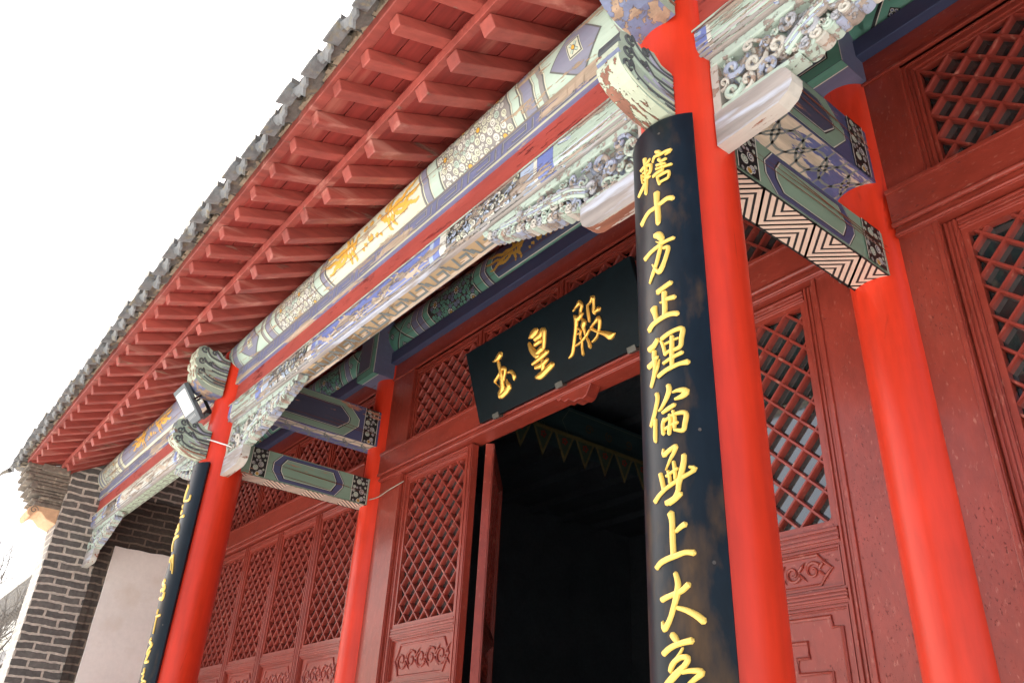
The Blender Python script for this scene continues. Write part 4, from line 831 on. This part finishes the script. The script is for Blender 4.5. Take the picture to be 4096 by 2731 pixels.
# ---------- wall line joinery ----------
def ring(m, x0, x1, z0, z1, w_, ya, yb, mt=None):
    A = [(x0,z0),(x1,z0),(x1,z1),(x0,z1)]; B = [(x0+w_,z0+w_),(x1-w_,z0+w_),(x1-w_,z1-w_),(x0+w_,z1-w_)]
    for i in range(4):
        j = (i+1) % 4; a, b, c, d = A[i], A[j], B[j], B[i]
        mm = mt or (REDX if i % 2 == 0 else REDZ)
        m.hexa([(a[0],ya,a[1]),(b[0],ya,b[1]),(c[0],ya,c[1]),(d[0],ya,d[1]),(a[0],yb,a[1]),(b[0],yb,b[1]),(c[0],yb,c[1]),(d[0],yb,d[1])], mm)
def moulded(m, x0, x1, z0, z1, w_, y0, y1):
    """stepped moulding of four ribs"""
    k = w_/4
    for i, d in enumerate((0, .007, .003, .012)): ring(m, x0+k*i, x1-k*i, z0+k*i, z1-k*i, k*.93, y0+d, y1)
def lattice(m, x0, x1, z0, z1, y0, y1, node, w_=.0135):
    xm = (x0+x1)/2; zm = z0
    n = int((x1-x0+z1-z0)/node)+3
    for s_ in (1, -1):
        for k in range(-n, n+1):
            c = k*node+node/2      # x - xm + s*(z - zm) = c
            pts = []
            for (x, z) in ((x0, None), (x1, None), (None, z0), (None, z1)):
                if x is not None: z = zm+(c-(x-xm))/s_
                else: x = xm+c-s_*(z-zm)
                if x0-1e-6 <= x <= x1+1e-6 and z0-1e-6 <= z <= z1+1e-6: pts.append((x, z))
            if len(pts) < 2: continue
            a = min(pts); b = max(pts)
            L_ = math.dist(a, b)
            if L_ < .01: continue
            dx, dz = (b[0]-a[0])/L_, (b[1]-a[1])/L_; nx, nz = -dz*w_/2, dx*w_/2; yo = 0 if s_ > 0 else .0012
            prof = [(-1, .010), (-1, y1-y0), (1, y1-y0), (1, .010), (.55, .001), (-.55, .001)]
            vs = [(p[0]+nx*q, y0+yo+d, p[1]+nz*q) for p in (a, b) for q, d in prof]
            r = 6; m.add(vs, [(i, (i+1) % r, r+(i+1) % r, r+i) for i in range(r)], LATT)
def carve_small(m, x0, x1, z0, z1, y):
    xm, zm = (x0+x1)/2, (z0+z1)/2; W, Hh = (x1-x0)/2, (z1-z0)/2
    out = [(-W,0),(-W+.03,.5*Hh),(-W+.05,Hh),(W-.05,Hh),(W-.03,.5*Hh),(W,0),(W-.03,-.5*Hh),(W-.05,-Hh),(-W+.05,-Hh),(-W+.03,-.5*Hh),(-W,0)]
    m.tube([(xm+a, y, zm+b) for a, b in out], .006, REDX, 6, close=False)
    r = Hh*.60; n = max(5, int((2*W-.14)/(r*2.1)))
    for k in range(n):
        c = xm-W+.075+(2*W-.15)*k/(n-1); s_ = 1 if k % 2 else -1
        m.tube([(c+r*(1-.8*t)*math.cos(s_*(.5+8*t)), y-.001, zm+r*(1-.8*t)*math.sin(s_*(.5+8*t))) for t in [i/20 for i in range(21)]], [.0062-.003*i/20 for i in range(21)], REDX, 6)
        for a in (-.9, .9): m.tube([(c+r*.8, y, zm+a*r*.2), (c+r*1.3, y-.003, zm+a*r*.7), (c+r*1.7, y, zm+a*r*1.2)], [.006, .005, .001], REDX, 6)
def carve_big(m, x0, x1, z0, z1, y):
    xm = (x0+x1)/2; W = (x1-x0)/2
    # outer fillet with notched corners and a squared key emblem
    c = .035; F = [(x0,z0),(x1-c,z0),(x1-c,z0+c),(x1,z0+c),(x1,z1-c),(x1-c,z1-c),(x1-c,z1),(x0+c,z1),(x0+c,z1-c),(x0,z1-c),(x0,z0)]
    m.tube([(a, y, b) for a, b in F], .007, REDZ, 6, close=False)
    zt = z1-.075
    for s_ in (-1, 1):
        f = lambda a, b: (xm+s_*a*W, y, zt-b)
        for P_ in ([(.08,.0),(.52,.0),(.52,.05),(.36,.05),(.36,.10),(.80,.10),(.80,.26),(.22,.26),(.22,.20),(.64,.20),(.64,.155),(.22,.155)],
                   [(.08,.07),(.20,.07),(.20,.04),(.08,.04)], [(.0,.30),(.80,.30),(.80,.42),(.40,.42),(.40,.36),(.62,.36)], [(.06,.11),(.06,.52),(.80,.52),(.80,.66),(.30,.66),(.30,.58),(.6,.58)],
                   [(.0,.72),(.74,.72),(.74,.95),(.2,.95),(.2,.82),(.5,.82)]):
            m.tube([f(a, b) for a, b in P_ if zt-b > z0], .0075, REDZ, 6, close=True)
DY = 2.56
def door_leaf(x0, x1, zb=.862, s0=.545, b1=.485):
    z0, z1 = ZF+.05, 1.850
    root = empty('door_leaf', (x0, DY, z0), hall)
    s = .052; xa, xb = x0+s, x1-s
    m = M()
    for a, b in ((x0, x0+s), (x1-s, x1)):
        m.box(a+.001, b-.001, DY+.006, DY+.052, z0, z1, REDZ)
        for k in range(3): m.box(a+.006+k*.0155, a+.016+k*.0155, DY-.001+(k % 2)*.003, DY+.01, z0, z1, REDZ)
    for za, zc in ((zb-.055, zb-.002), (b1, s0), (1.80, z1), (-.62, -.56), (-.80, -.74)):
        m.box(xa, xb, DY+.007, DY+.050, za, zc, REDX); h_ = zc-za
        for k in range(3): m.box(xa, xb, DY+(k % 2)*.003, DY+.012, za+.006+k*h_*.31, za+.006+k*h_*.31+h_*.22, REDX)
    m.build('door_frame', root, bevel=.0025)
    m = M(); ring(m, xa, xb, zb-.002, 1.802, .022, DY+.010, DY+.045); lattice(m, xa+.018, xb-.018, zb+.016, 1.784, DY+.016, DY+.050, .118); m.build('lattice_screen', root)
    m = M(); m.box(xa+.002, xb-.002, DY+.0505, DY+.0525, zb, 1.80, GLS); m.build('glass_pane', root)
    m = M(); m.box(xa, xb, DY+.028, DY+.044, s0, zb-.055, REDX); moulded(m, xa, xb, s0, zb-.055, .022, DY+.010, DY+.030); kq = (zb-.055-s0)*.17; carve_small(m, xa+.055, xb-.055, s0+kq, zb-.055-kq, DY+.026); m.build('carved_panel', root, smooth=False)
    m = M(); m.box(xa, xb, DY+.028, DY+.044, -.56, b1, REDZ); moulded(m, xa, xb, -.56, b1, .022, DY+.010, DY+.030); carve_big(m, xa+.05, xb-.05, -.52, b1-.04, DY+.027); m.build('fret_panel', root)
    return root
def copy_leaf(root, dx):
    c = empty('door_leaf', (root['_o'][0]+dx, root['_o'][1], root['_o'][2]), hall)
    for g in root.children:
        d = g.copy(); COL.objects.link(d); d.parent = c; d['_o'] = tuple(v+(dx if i == 0 else 0) for i, v in enumerate(g['_o'][:]))
    return c
lf = door_leaf(-5.78, -5.08)
for k in range(1, 4): copy_leaf(lf, -.70*k)
for k in range(4): copy_leaf(lf, 4.86+.70*k)
lm = door_leaf(-4.54, -3.765)
door_leaf(-2.215, -1.44, .885, .672, .632)
op = copy_leaf(lm, .90); op['label'] = 'door leaf folded back inwards beside the dark doorway'
op.location = (-3.675-hall['_o'][0], 2.66-hall['_o'][1], lm['_o'][2]-ZF); op.rotation_euler = (0, 0, math.radians(138.6))
op2 = copy_leaf(lm, 1.6); op2.location = (-2.19-hall['_o'][0], 2.66-hall['_o'][1], lm['_o'][2]-ZF); op2.rotation_euler = (0, 0, math.radians(62))
def transom(x0, x1):
    root = empty('transom_window', (x0, DY, 2.06), hall)
    z0, z1 = 2.062, 2.645
    m = M(); moulded(m, x0, x1, z0, z1, .060, DY+.004, DY+.05); m.build('window_frame', root, bevel=.002)
    m = M(); lattice(m, x0+.055, x1-.055, z0+.055, z1-.055, DY+.016, DY+.052, .118); m.build('lattice_screen', root)
    m = M(); m.box(x0+.05, x1-.05, DY+.0525, DY+.0545, z0+.05, z1-.05, GLS); m.build('glass_pane', root)
    return root
def copy_tr(root, dx):
    c = empty('transom_window', (root['_o'][0]+dx, root['_o'][1], root['_o'][2]), hall)
    for g in root.children:
        d = g.copy(); COL.objects.link(d); d.parent = c
    return c
ts = transom(-5.78, -5.08)
for k in range(1, 4): copy_tr(ts, -.70*k)
for k in range(4): copy_tr(ts, 4.86+.70*k)
tm = transom(-4.56, -3.77)
for k in range(1, 4): copy_tr(tm, .79*k)
def post(x0, x1):
    m = M(); m.box(x0, x1, 2.545, 2.64, ZF, 2.66, REDZ)
    for a in (x0+.004, x1-.022): m.box(a, a+.018, 2.538, 2.56, ZF, 1.862, REDZ)
    m.build('door_post', hall, bevel=.003)
post(-8.22, -7.88); post(-5.08, XLW-.05); post(XLW+.05, -4.54); post(-1.44, XR-.05); post(XR+.05, -.92)
post(1.88, 2.15)
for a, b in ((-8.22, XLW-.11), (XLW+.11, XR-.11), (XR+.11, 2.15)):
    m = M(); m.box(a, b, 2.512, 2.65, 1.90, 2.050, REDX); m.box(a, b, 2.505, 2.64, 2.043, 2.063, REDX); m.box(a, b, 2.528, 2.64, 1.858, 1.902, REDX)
    m.tube([(a, 2.515, 1.903), (b, 2.515, 1.903)], .012, REDX, 8); m.tube([(a, 2.525, 1.868), (b, 2.525, 1.868)], .008, REDX, 8)
    m.build('lintel', hall, bevel=.003)
m = M(); cl = [(-2.97,1.86),(-2.95,1.84),(-2.93,1.845),(-2.90,1.818),(-2.87,1.825),(-2.83,1.795),(-2.79,1.80),(-2.765,1.79),(-2.735,1.80),(-2.715,1.83),(-2.70,1.86)]
m.prism(cl, lambda p, q, t: (p, t, q), 2.53, 2.60, REDX); m.build('cloud_bracket', hall, bevel=.004)
m = M(); m.box(-8.22, 2.15, 2.56, 2.66, ZF, ZF+.06, REDX); m.build('door_sill', hall)

# ---------- gable wall ----------
m = M(); XI, XO = -8.22, -8.60
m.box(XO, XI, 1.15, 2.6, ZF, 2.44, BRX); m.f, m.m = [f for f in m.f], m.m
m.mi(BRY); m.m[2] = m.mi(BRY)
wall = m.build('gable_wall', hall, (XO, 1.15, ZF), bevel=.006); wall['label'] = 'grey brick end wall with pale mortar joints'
m = M(); m.box(XO, XI-.002, 2.6, 10.9, ZF, 3.1, BRX); m.add([(XO,1.15,2.44),(XI,1.15,2.44),(XI,6.3,5.5),(XO,6.3,5.5),(XI,10.9,3.0),(XO,10.9,3.0),(XO,1.5,2.3),(XI,1.5,2.3)], [(1,2,4,7),(0,6,5,3),(0,3,2,1)], BRX)
m.build('gable_upper_wall', hall)
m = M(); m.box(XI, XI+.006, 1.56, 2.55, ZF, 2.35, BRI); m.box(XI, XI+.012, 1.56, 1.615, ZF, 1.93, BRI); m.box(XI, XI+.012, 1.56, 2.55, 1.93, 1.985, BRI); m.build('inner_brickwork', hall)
m = M(); nn = 14
pts = [(XI+.004, 1.68, ZF)]+[(XI+.004, 1.68+random.uniform(-.004, .004), ZF+3.115*i/nn) for i in range(1, nn)]+[(XI+.004, 1.685, 1.868)]+[(XI+.004, 1.68+.87*i/8, 1.868+random.uniform(-.006, .006)) for i in range(1, 9)]+[(XI+.004, 2.55, ZF)]
k = len(pts); m.add(pts+[(x+.022, y, z) for x, y, z in pts], [tuple(range(k)), tuple(range(k, 2*k))[::-1]]+[(i, (i+1) % k, k+(i+1) % k, k+i) for i in range(k)], PLAS)
m.build('plaster_panel', hall)
# stepped corbel
prof = [(1.15,1.955),(1.06,1.985),(1.005,2.035),(.975,2.04),(.955,2.02),(.93,1.985),(.905,1.995),(.895,2.03),(.905,2.065),(.94,2.085)]
m = M(); cp = prof+[(1.15,2.11)]; m.prism(cp, lambda p, q, t: (t, p, q), XO, XI-.01, CURL)
cc = m.build('corbel_curl', hall, (XO, 1.15, 1.95), bevel=.008); cc['label'] = 'ochre stone scroll at the foot of the brick corbel'
m = M(); m.tube([(XI-.008, .945+.034*(1-.8*t)*math.cos(8*t), 2.045+.034*(1-.8*t)*math.sin(8*t)) for t in [i/20 for i in range(21)]], .004, CORB, 5); m.build('carved_scroll', cc)
steps = [(.93,2.085,2.125),(.90,2.125,2.150),(.955,2.150,2.185),(.875,2.185,2.215),(.84,2.215,2.24),(.865,2.24,2.275),(.80,2.275,2.305),(.835,2.305,2.34),(.78,2.34,2.375),(.80,2.375,2.41),(.78,2.41,2.455)]
m = M()
for y, a, b in steps: m.box(XO-.01, XI+random.uniform(-.012, .008), y, 1.16, a, b-.003, CORB)
m.box(XO, XI-.01, 1.1, 1.6, 2.36, 2.50, CORB); m.box(XO, XI+.03, .90, 1.13, 2.40, 2.462, CORB)
m.build('brick_corbel', hall, bevel=.007)
m = M(); m.cyl((.885, 2.255), .028, .028, XO, XI+.004, CORB, 14, axis='x'); m.cyl((.83, 2.325), .022, .022, XO, XI+.006, CORB, 14, axis='x'); m.build('corbel_roll', hall, smooth='auto')

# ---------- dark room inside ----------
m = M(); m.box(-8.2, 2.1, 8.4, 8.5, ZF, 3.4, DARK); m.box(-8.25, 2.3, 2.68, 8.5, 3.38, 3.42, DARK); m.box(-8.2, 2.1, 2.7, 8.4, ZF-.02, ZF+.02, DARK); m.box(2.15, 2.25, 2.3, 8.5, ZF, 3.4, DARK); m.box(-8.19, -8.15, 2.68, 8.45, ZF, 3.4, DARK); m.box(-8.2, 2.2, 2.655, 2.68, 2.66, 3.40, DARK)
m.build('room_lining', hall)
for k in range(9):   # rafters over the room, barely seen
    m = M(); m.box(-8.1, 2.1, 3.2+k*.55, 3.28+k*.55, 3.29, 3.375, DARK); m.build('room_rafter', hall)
DB = mat('dim painted beam', (.035,.07,.075), .5, 'y', .3, bump=.1); DO = mat('dim beam line', (.16,.18,.14), .5, 'y', .2); DR = mat('dim beam ochre', (.14,.07,.03), .6, 'y', .3)
for x, z0, z1 in ((-5.05, 2.76, 3.06),):
    m = M(); m.box(x-.12, x+.12, 2.72, 8.4, z0, z1, DB); p = Paint(m, lambda u, v, h: (x+.12+h, u, v))
    p.stroke([(4.36, z0+.03), (8.3, z0+.03)], .006, DO, 2); p.stroke([(4.36, z1-.03), (4.28, (z0+z1)/2), (4.36, z0+.03)], .006, DO, 2); p.stroke([(4.36, z1-.03), (8.3, z1-.03)], .006, DO, 2)
    for q in range(12): p.spiral(3.7+(q % 4)*.12, z0+.06+(q//4)*(z1-z0)*.3, .035, .006, DO, 2, a0=q)
    for q in range(14): p.spiral(4.6+q*.25, (z0+z1)/2, .05, .01, DR, 2, a0=q*2)
    m.build('room_beam', hall)

# ================= things fixed to or near the hall =================
# name board over the doorway
O_ = Vector((-3.56, 2.46, 1.88)); T_ = (Vector((-3.56, 2.324, 2.287))-O_); VL = T_.length; T_.normalize(); NB = Vector((1,0,0)).cross(T_)
NB = -NB if NB.y > 0 else NB
def pf(u, v, h): q = O_+Vector((1,0,0))*u+T_*v+NB*h; return (q.x, q.y, q.z)
BW = 1.347
nb = empty('name_board', tuple(O_)); tag(nb, 'black horizontal name board with three raised gold characters leaning out above the doorway', 'name board')
m = M(); m.hexa([pf(0,0,-.035), pf(BW,0,-.035), pf(BW,VL,-.035), pf(0,VL,-.035), pf(0,0,0), pf(BW,0,0), pf(BW,VL,0), pf(0,VL,0)], BLK); m.build('board', nb, bevel=.004)
for ch in PLQ:
    m = M(); brush(m, ch, pf, GOLD, .014, k=1.1); m.build('gilt_character', nb, smooth='auto')
for u in (.13, .67, 1.19):
    m = M(); m.hexa([pf(u,-.012,-.03), pf(u+.055,-.012,-.03), pf(u+.055,.018,-.03), pf(u,.018,-.03), pf(u,-.014,.004), pf(u+.055,-.014,.004), pf(u+.055,.016,.004), pf(u,.016,.004)], STEEL); m.build('steel_clip', nb, bevel=.001)
m = M()
for u in (.2, 1.15): m.tube([pf(u, VL-.02, -.03), (O_.x+u, 2.53, 2.42)], .006, STEEL, 6)
m.build('hanging_wire', nb)

def couplet(x, zt, chars, label):
    R_ = .163; t = .022; A = .80
    root = empty('couplet_board', (x, YC-R_, ZF+.3)); tag(root, label, 'couplet board', 'black couplet boards on the eave columns')
    def f(u, v, h): a = u/.165; return (x+(R_+h)*math.sin(a), YC-(R_+h)*math.cos(a), v)
    m = M(); n = 28; vs = []
    z0 = ZF+.3
    for r in (R_, R_-t):
        for z in (z0, zt):
            for i in range(n+1):
                a = -A+2*A*i/n; vs.append((x+r*math.sin(a), YC-r*math.cos(a), z))
    k = n+1; fs = []
    for i in range(n):
        fs += [(i, i+1, k+i+1, k+i), (2*k+i, 3*k+i, 3*k+i+1, 2*k+i+1), (k+i, k+i+1, 3*k+i+1, 3*k+i), (i, 2*k+i, 2*k+i+1, i+1)]
    fs += [(0, k, 3*k, 2*k), (n, 2*k+n, 3*k+n, k+n)]
    m.add(vs, fs, CPL); m.build('board', root, smooth='auto', bevel=.002)
    for ch in chars:
        m = M(); brush(m, ch, f, CPG, .0085, step=.004, k=1.22); m.build('gilt_character', root, smooth='auto')
    for v, u in ((zt-.05, .03), (.75, .09), (.05, .08), (.45, .10)):
        q = f(u, v, .002); q2 = f(u, v, -.01); m = M(); m.tube([q2, q], [.0045, .004], GB_, 8); m.build('nail', root)
    return root
couplet(XR, 1.725, CPR, 'long curved black board with yellow gilt writing on the nearer red column')
couplet(XL, 1.705, CPL_, 'narrow looking curved black board with yellow writing on the farther red column under the floodlight')

# floodlight
fl = empty('floodlight', (-5.1, 1.30, 2.05)); tag(fl, 'small square LED floodlight with white face clamped to the farther red column', 'floodlight')
a_, b_ = Vector((0, 1.150, 2.205)), Vector((0, 1.306, 2.008)); dv = (b_-a_); Lf = dv.length; dv.normalize(); nf = Vector((0, -.775, -.633)); nf = (nf-dv*nf.dot(dv)).normalized()
def lf_(u, v, h): q = a_+dv*v+nf*h; return (-5.205+u, q.y, q.z)
GM = mat('dark grey aluminium', (.09,.11,.12), .45, 'n', .1, bump=.1); GB = mat('black bracket', (.01,.01,.012), .4, 'n', .1, bump=0)
LW = mat('frosted white lens', (.85,.85,.83), .25, 'n', .02, bump=0); WH = mat('white cable sheath', (.75,.74,.70), .5, 'n', .05, bump=0); GT = mat('grey print', (.45,.47,.47), .5, 'n', .05, bump=0)
m = M(); m.hexa([lf_(0,0,-.03), lf_(.21,0,-.03), lf_(.21,Lf,-.03), lf_(0,Lf,-.03), lf_(0,0,0), lf_(.21,0,0), lf_(.21,Lf,0), lf_(0,Lf,0)], GM)
for k in range(7): m.hexa([lf_(.03,.02+k*.03,-.045), lf_(.18,.02+k*.03,-.045), lf_(.18,.026+k*.03,-.045), lf_(.03,.026+k*.03,-.045), lf_(.03,.02+k*.03,-.03), lf_(.18,.02+k*.03,-.03), lf_(.18,.026+k*.03,-.03), lf_(.03,.026+k*.03,-.03)], GM)
m.build('housing', fl, bevel=.005)
m = M(); m.hexa([lf_(.022,.03,0), lf_(.188,.03,0), lf_(.188,.178,0), lf_(.022,.178,0), lf_(.022,.03,.002), lf_(.188,.03,.002), lf_(.188,.178,.002), lf_(.022,.178,.002)], LW); m.build('lens', fl)
m = M()
for k in range(6):
    u = .045+k*.022
    for q in range(3): m.hexa([lf_(u, .198+q*.006, 0), lf_(u+.014, .198+q*.006, 0), lf_(u+.014, .201+q*.006, 0), lf_(u, .201+q*.006, 0), lf_(u, .198+q*.006, .0008), lf_(u+.014, .198+q*.006, .0008), lf_(u+.014, .201+q*.006, .0008), lf_(u, .201+q*.006, .0008)], GT)
    m.hexa([lf_(u+.003, .196, 0), lf_(u+.006, .196, 0), lf_(u+.006, .217, 0), lf_(u+.003, .217, 0), lf_(u+.003, .196, .0008), lf_(u+.006, .196, .0008), lf_(u+.006, .217, .0008), lf_(u+.003, .217, .0008)], GT)
m.build('printing', fl)
m = M()
for u in (-.006, .216): m.tube([lf_(u, .12, -.01), lf_(u, .115, -.05), lf_(u*.6+.05, .10, -.13)], .007, GB, 6)
m.box(-5.16, -5.04, 1.345, 1.372, 2.075, 2.105, GB); m.tube([lf_(.10, .10, -.13), (-5.06, 1.375, 2.09)], .012, GB, 6)
m.build('bracket', fl)
cb = M(); cp_ = smooth_pts([(-5.13,1.31,2.05),(-5.18,1.30,2.00),(-5.16,1.31,1.955),(-5.12,1.33,1.965),(-5.09,1.335,1.985)], .02)
cb.tube(cp_, .005, WH, 7)
cb.tube(smooth_pts([(-5.14,1.31,1.975),(-5.09,1.33,1.935),(-4.98,1.350,1.885),(-4.87,1.365,1.842),(-4.79,1.40,1.81),(-4.76,1.46,1.795),(-4.80,1.56,1.79)], .02), .0045, WH, 7)
ob = cb.build('power_cable', None, (-5.13, 1.31, 2.0), smooth=True); tag(ob, 'white cable looping from the floodlight round the farther red column', 'cable')
cb = M(); q_ = smooth_pts([(XLW+.075,2.50,1.742),(-4.83,2.48,1.725),(-4.74,2.50,1.73),(-4.66,2.52,1.76),(-4.58,2.53,1.775),(-4.50,2.54,1.79)], .02); cb.tube(q_, .0035, mat('dirty wire', (.30,.28,.22), .6, 'n', .3, bump=0), 6)
ob = cb.build('thin_wire', None, (XLW+.07, 2.5, 1.74), smooth=True); tag(ob, 'thin slack wire from the lower painted beam to the door frame', 'wire')

# pennant valance in the room
vr = empty('pennant_valance', (-4.86, 3.6, 2.74)); tag(vr, 'row of faded yellow triangular pennants hanging in the dark doorway', 'pennants')
PN = mat('faded yellow cloth', (.14,.11,.04), .8, 'n', .3, bump=.1); PG = mat('green cloth', (.05,.075,.045), .8, 'n', .2, bump=.1); PR_ = mat('red embroidery', (.25,.03,.02), .8, 'n', .2, bump=0)
m = M(); m.box(-4.872, -4.858, 3.4, 8.2, 2.735, 2.765, PN); m.build('band', vr)
for k in range(20):
    y = 3.42+k*.238; m = M()
    m.hexa([(-4.868,y+.01,2.735),(-4.868,y+.228,2.735),(-4.866,y+.120,2.492),(-4.868,y+.118,2.492),(-4.862,y+.01,2.735),(-4.862,y+.228,2.735),(-4.860,y+.120,2.492),(-4.862,y+.118,2.492)], PN)
    m.hexa([(-4.862,y+.035,2.728),(-4.862,y+.203,2.728),(-4.861,y+.120,2.545),(-4.862,y+.118,2.545),(-4.860,y+.035,2.728),(-4.860,y+.203,2.728),(-4.859,y+.120,2.545),(-4.860,y+.118,2.545)], PG)
    for a in range(5): m.cyl((y+.119+.022*math.cos(a*1.257), 2.68+.022*math.sin(a*1.257)), .012, .012, -4.860, -4.857, PR_, 6, axis='x')
    m.build('pennant', vr)

# ---------------- the ground and beyond ----------------
GR = mat('stone paving', (.60,.595,.58), .85, 'n', .12, bump=.2); GP = mat('platform stone', (.50,.495,.485), .8, 'n', .12, bump=.2)
m = M(); m.box(-400, 400, -400, 400, -H-.1, -H, GR); tag(m.build('ground', None, (0, 0, -H)), kind='structure')
m = M(); m.box(-8.9, 3.2, .55, 12, -H+.004, ZF-.004, GP); tag(m.build('platform', None, (-3, .55, -H)), kind='structure')

# neighbouring house
hs = empty('neighbouring_house', (-24, 3.2, -H)); tag(hs, 'low house with grey tiled roof and pale wall beyond the brick end wall', 'house')
HW = mat('pale house wall', (.36,.35,.34), .9, 'n', .1, bump=.1)
m = M(); m.box(-60, -19.5, 3.15, 9, -H, 2.55, HW); m.build('wall', hs)
m = M(); m.box(-60, -19.5, 3.10, 3.16, -H, 1.35, brick_mat('far brick', 0, (.16,.14,.12), (.2,.17,.15), (.35,.3,.26))); m.box(-60, -19.5, 3.06, 3.16, 1.35, 1.5, TILE); m.build('brick_base', hs)
m = M(); m.hexa([(-60,2.85,2.95),(-19.2,2.85,2.95),(-19.2,3.9,4.9),(-60,3.9,4.9),(-60,2.85,3.08),(-19.2,2.85,3.08),(-19.2,3.9,5.1),(-60,3.9,5.1)], TILE)
x = -19.3
while x > -60:
    m.tube([(x,2.80,3.06),(x,3.9,5.12)], .10, TILE, 6); x -= .3
m.tube([(-60,3.95,5.15),(-19,3.95,5.15)], .16, TILE, 8); m.build('roof', hs)

# bare tree
tr = empty('bare_tree', (-14.2, 2.05, -H)); tag(tr, 'leafless tree with thin twigs beside the brick end wall', 'tree')
BK = mat('grey bark', (.16,.14,.12), .9, 'z', .3, bump=.4)
mt_, mb_ = M(), M(); rr = random.Random(12)
def grow(p, d, L_, r, lev):
    pts = [p]; q = p
    for i in range(4):
        d = (d+Vector((rr.uniform(-.16,.16), rr.uniform(-.16,.16), rr.uniform(-.05,.14)))).normalized(); q = q+d*L_/4; pts.append(q)
    (mt_ if lev < 2 else mb_).tube([tuple(v) for v in pts], [r*(1-.11*i) for i in range(5)], BK, 7 if lev < 2 else 4)
    if lev >= 6 or r < .0025: return
    for k in range(3 if lev else 4):
        a = pts[rr.choice((2, 3, 4))] if k else pts[4]
        nd = (d+Vector((rr.uniform(-.8,.8), rr.uniform(-.8,.8), rr.uniform(-.35,.5)))).normalized()
        grow(a, nd, L_*rr.uniform(.6,.8), r*.58, lev+1)
grow(Vector((-14.2, 2.05, -H)), Vector((.0, -.05, 1)), 1.72, .09, 0)
mt_.build('trunk', tr, smooth=True); mb_.build('crown', tr, smooth=True)

bpy.context.view_layer.update()
for o in bpy.data.objects:
    if '_o' in o: del o['_o']
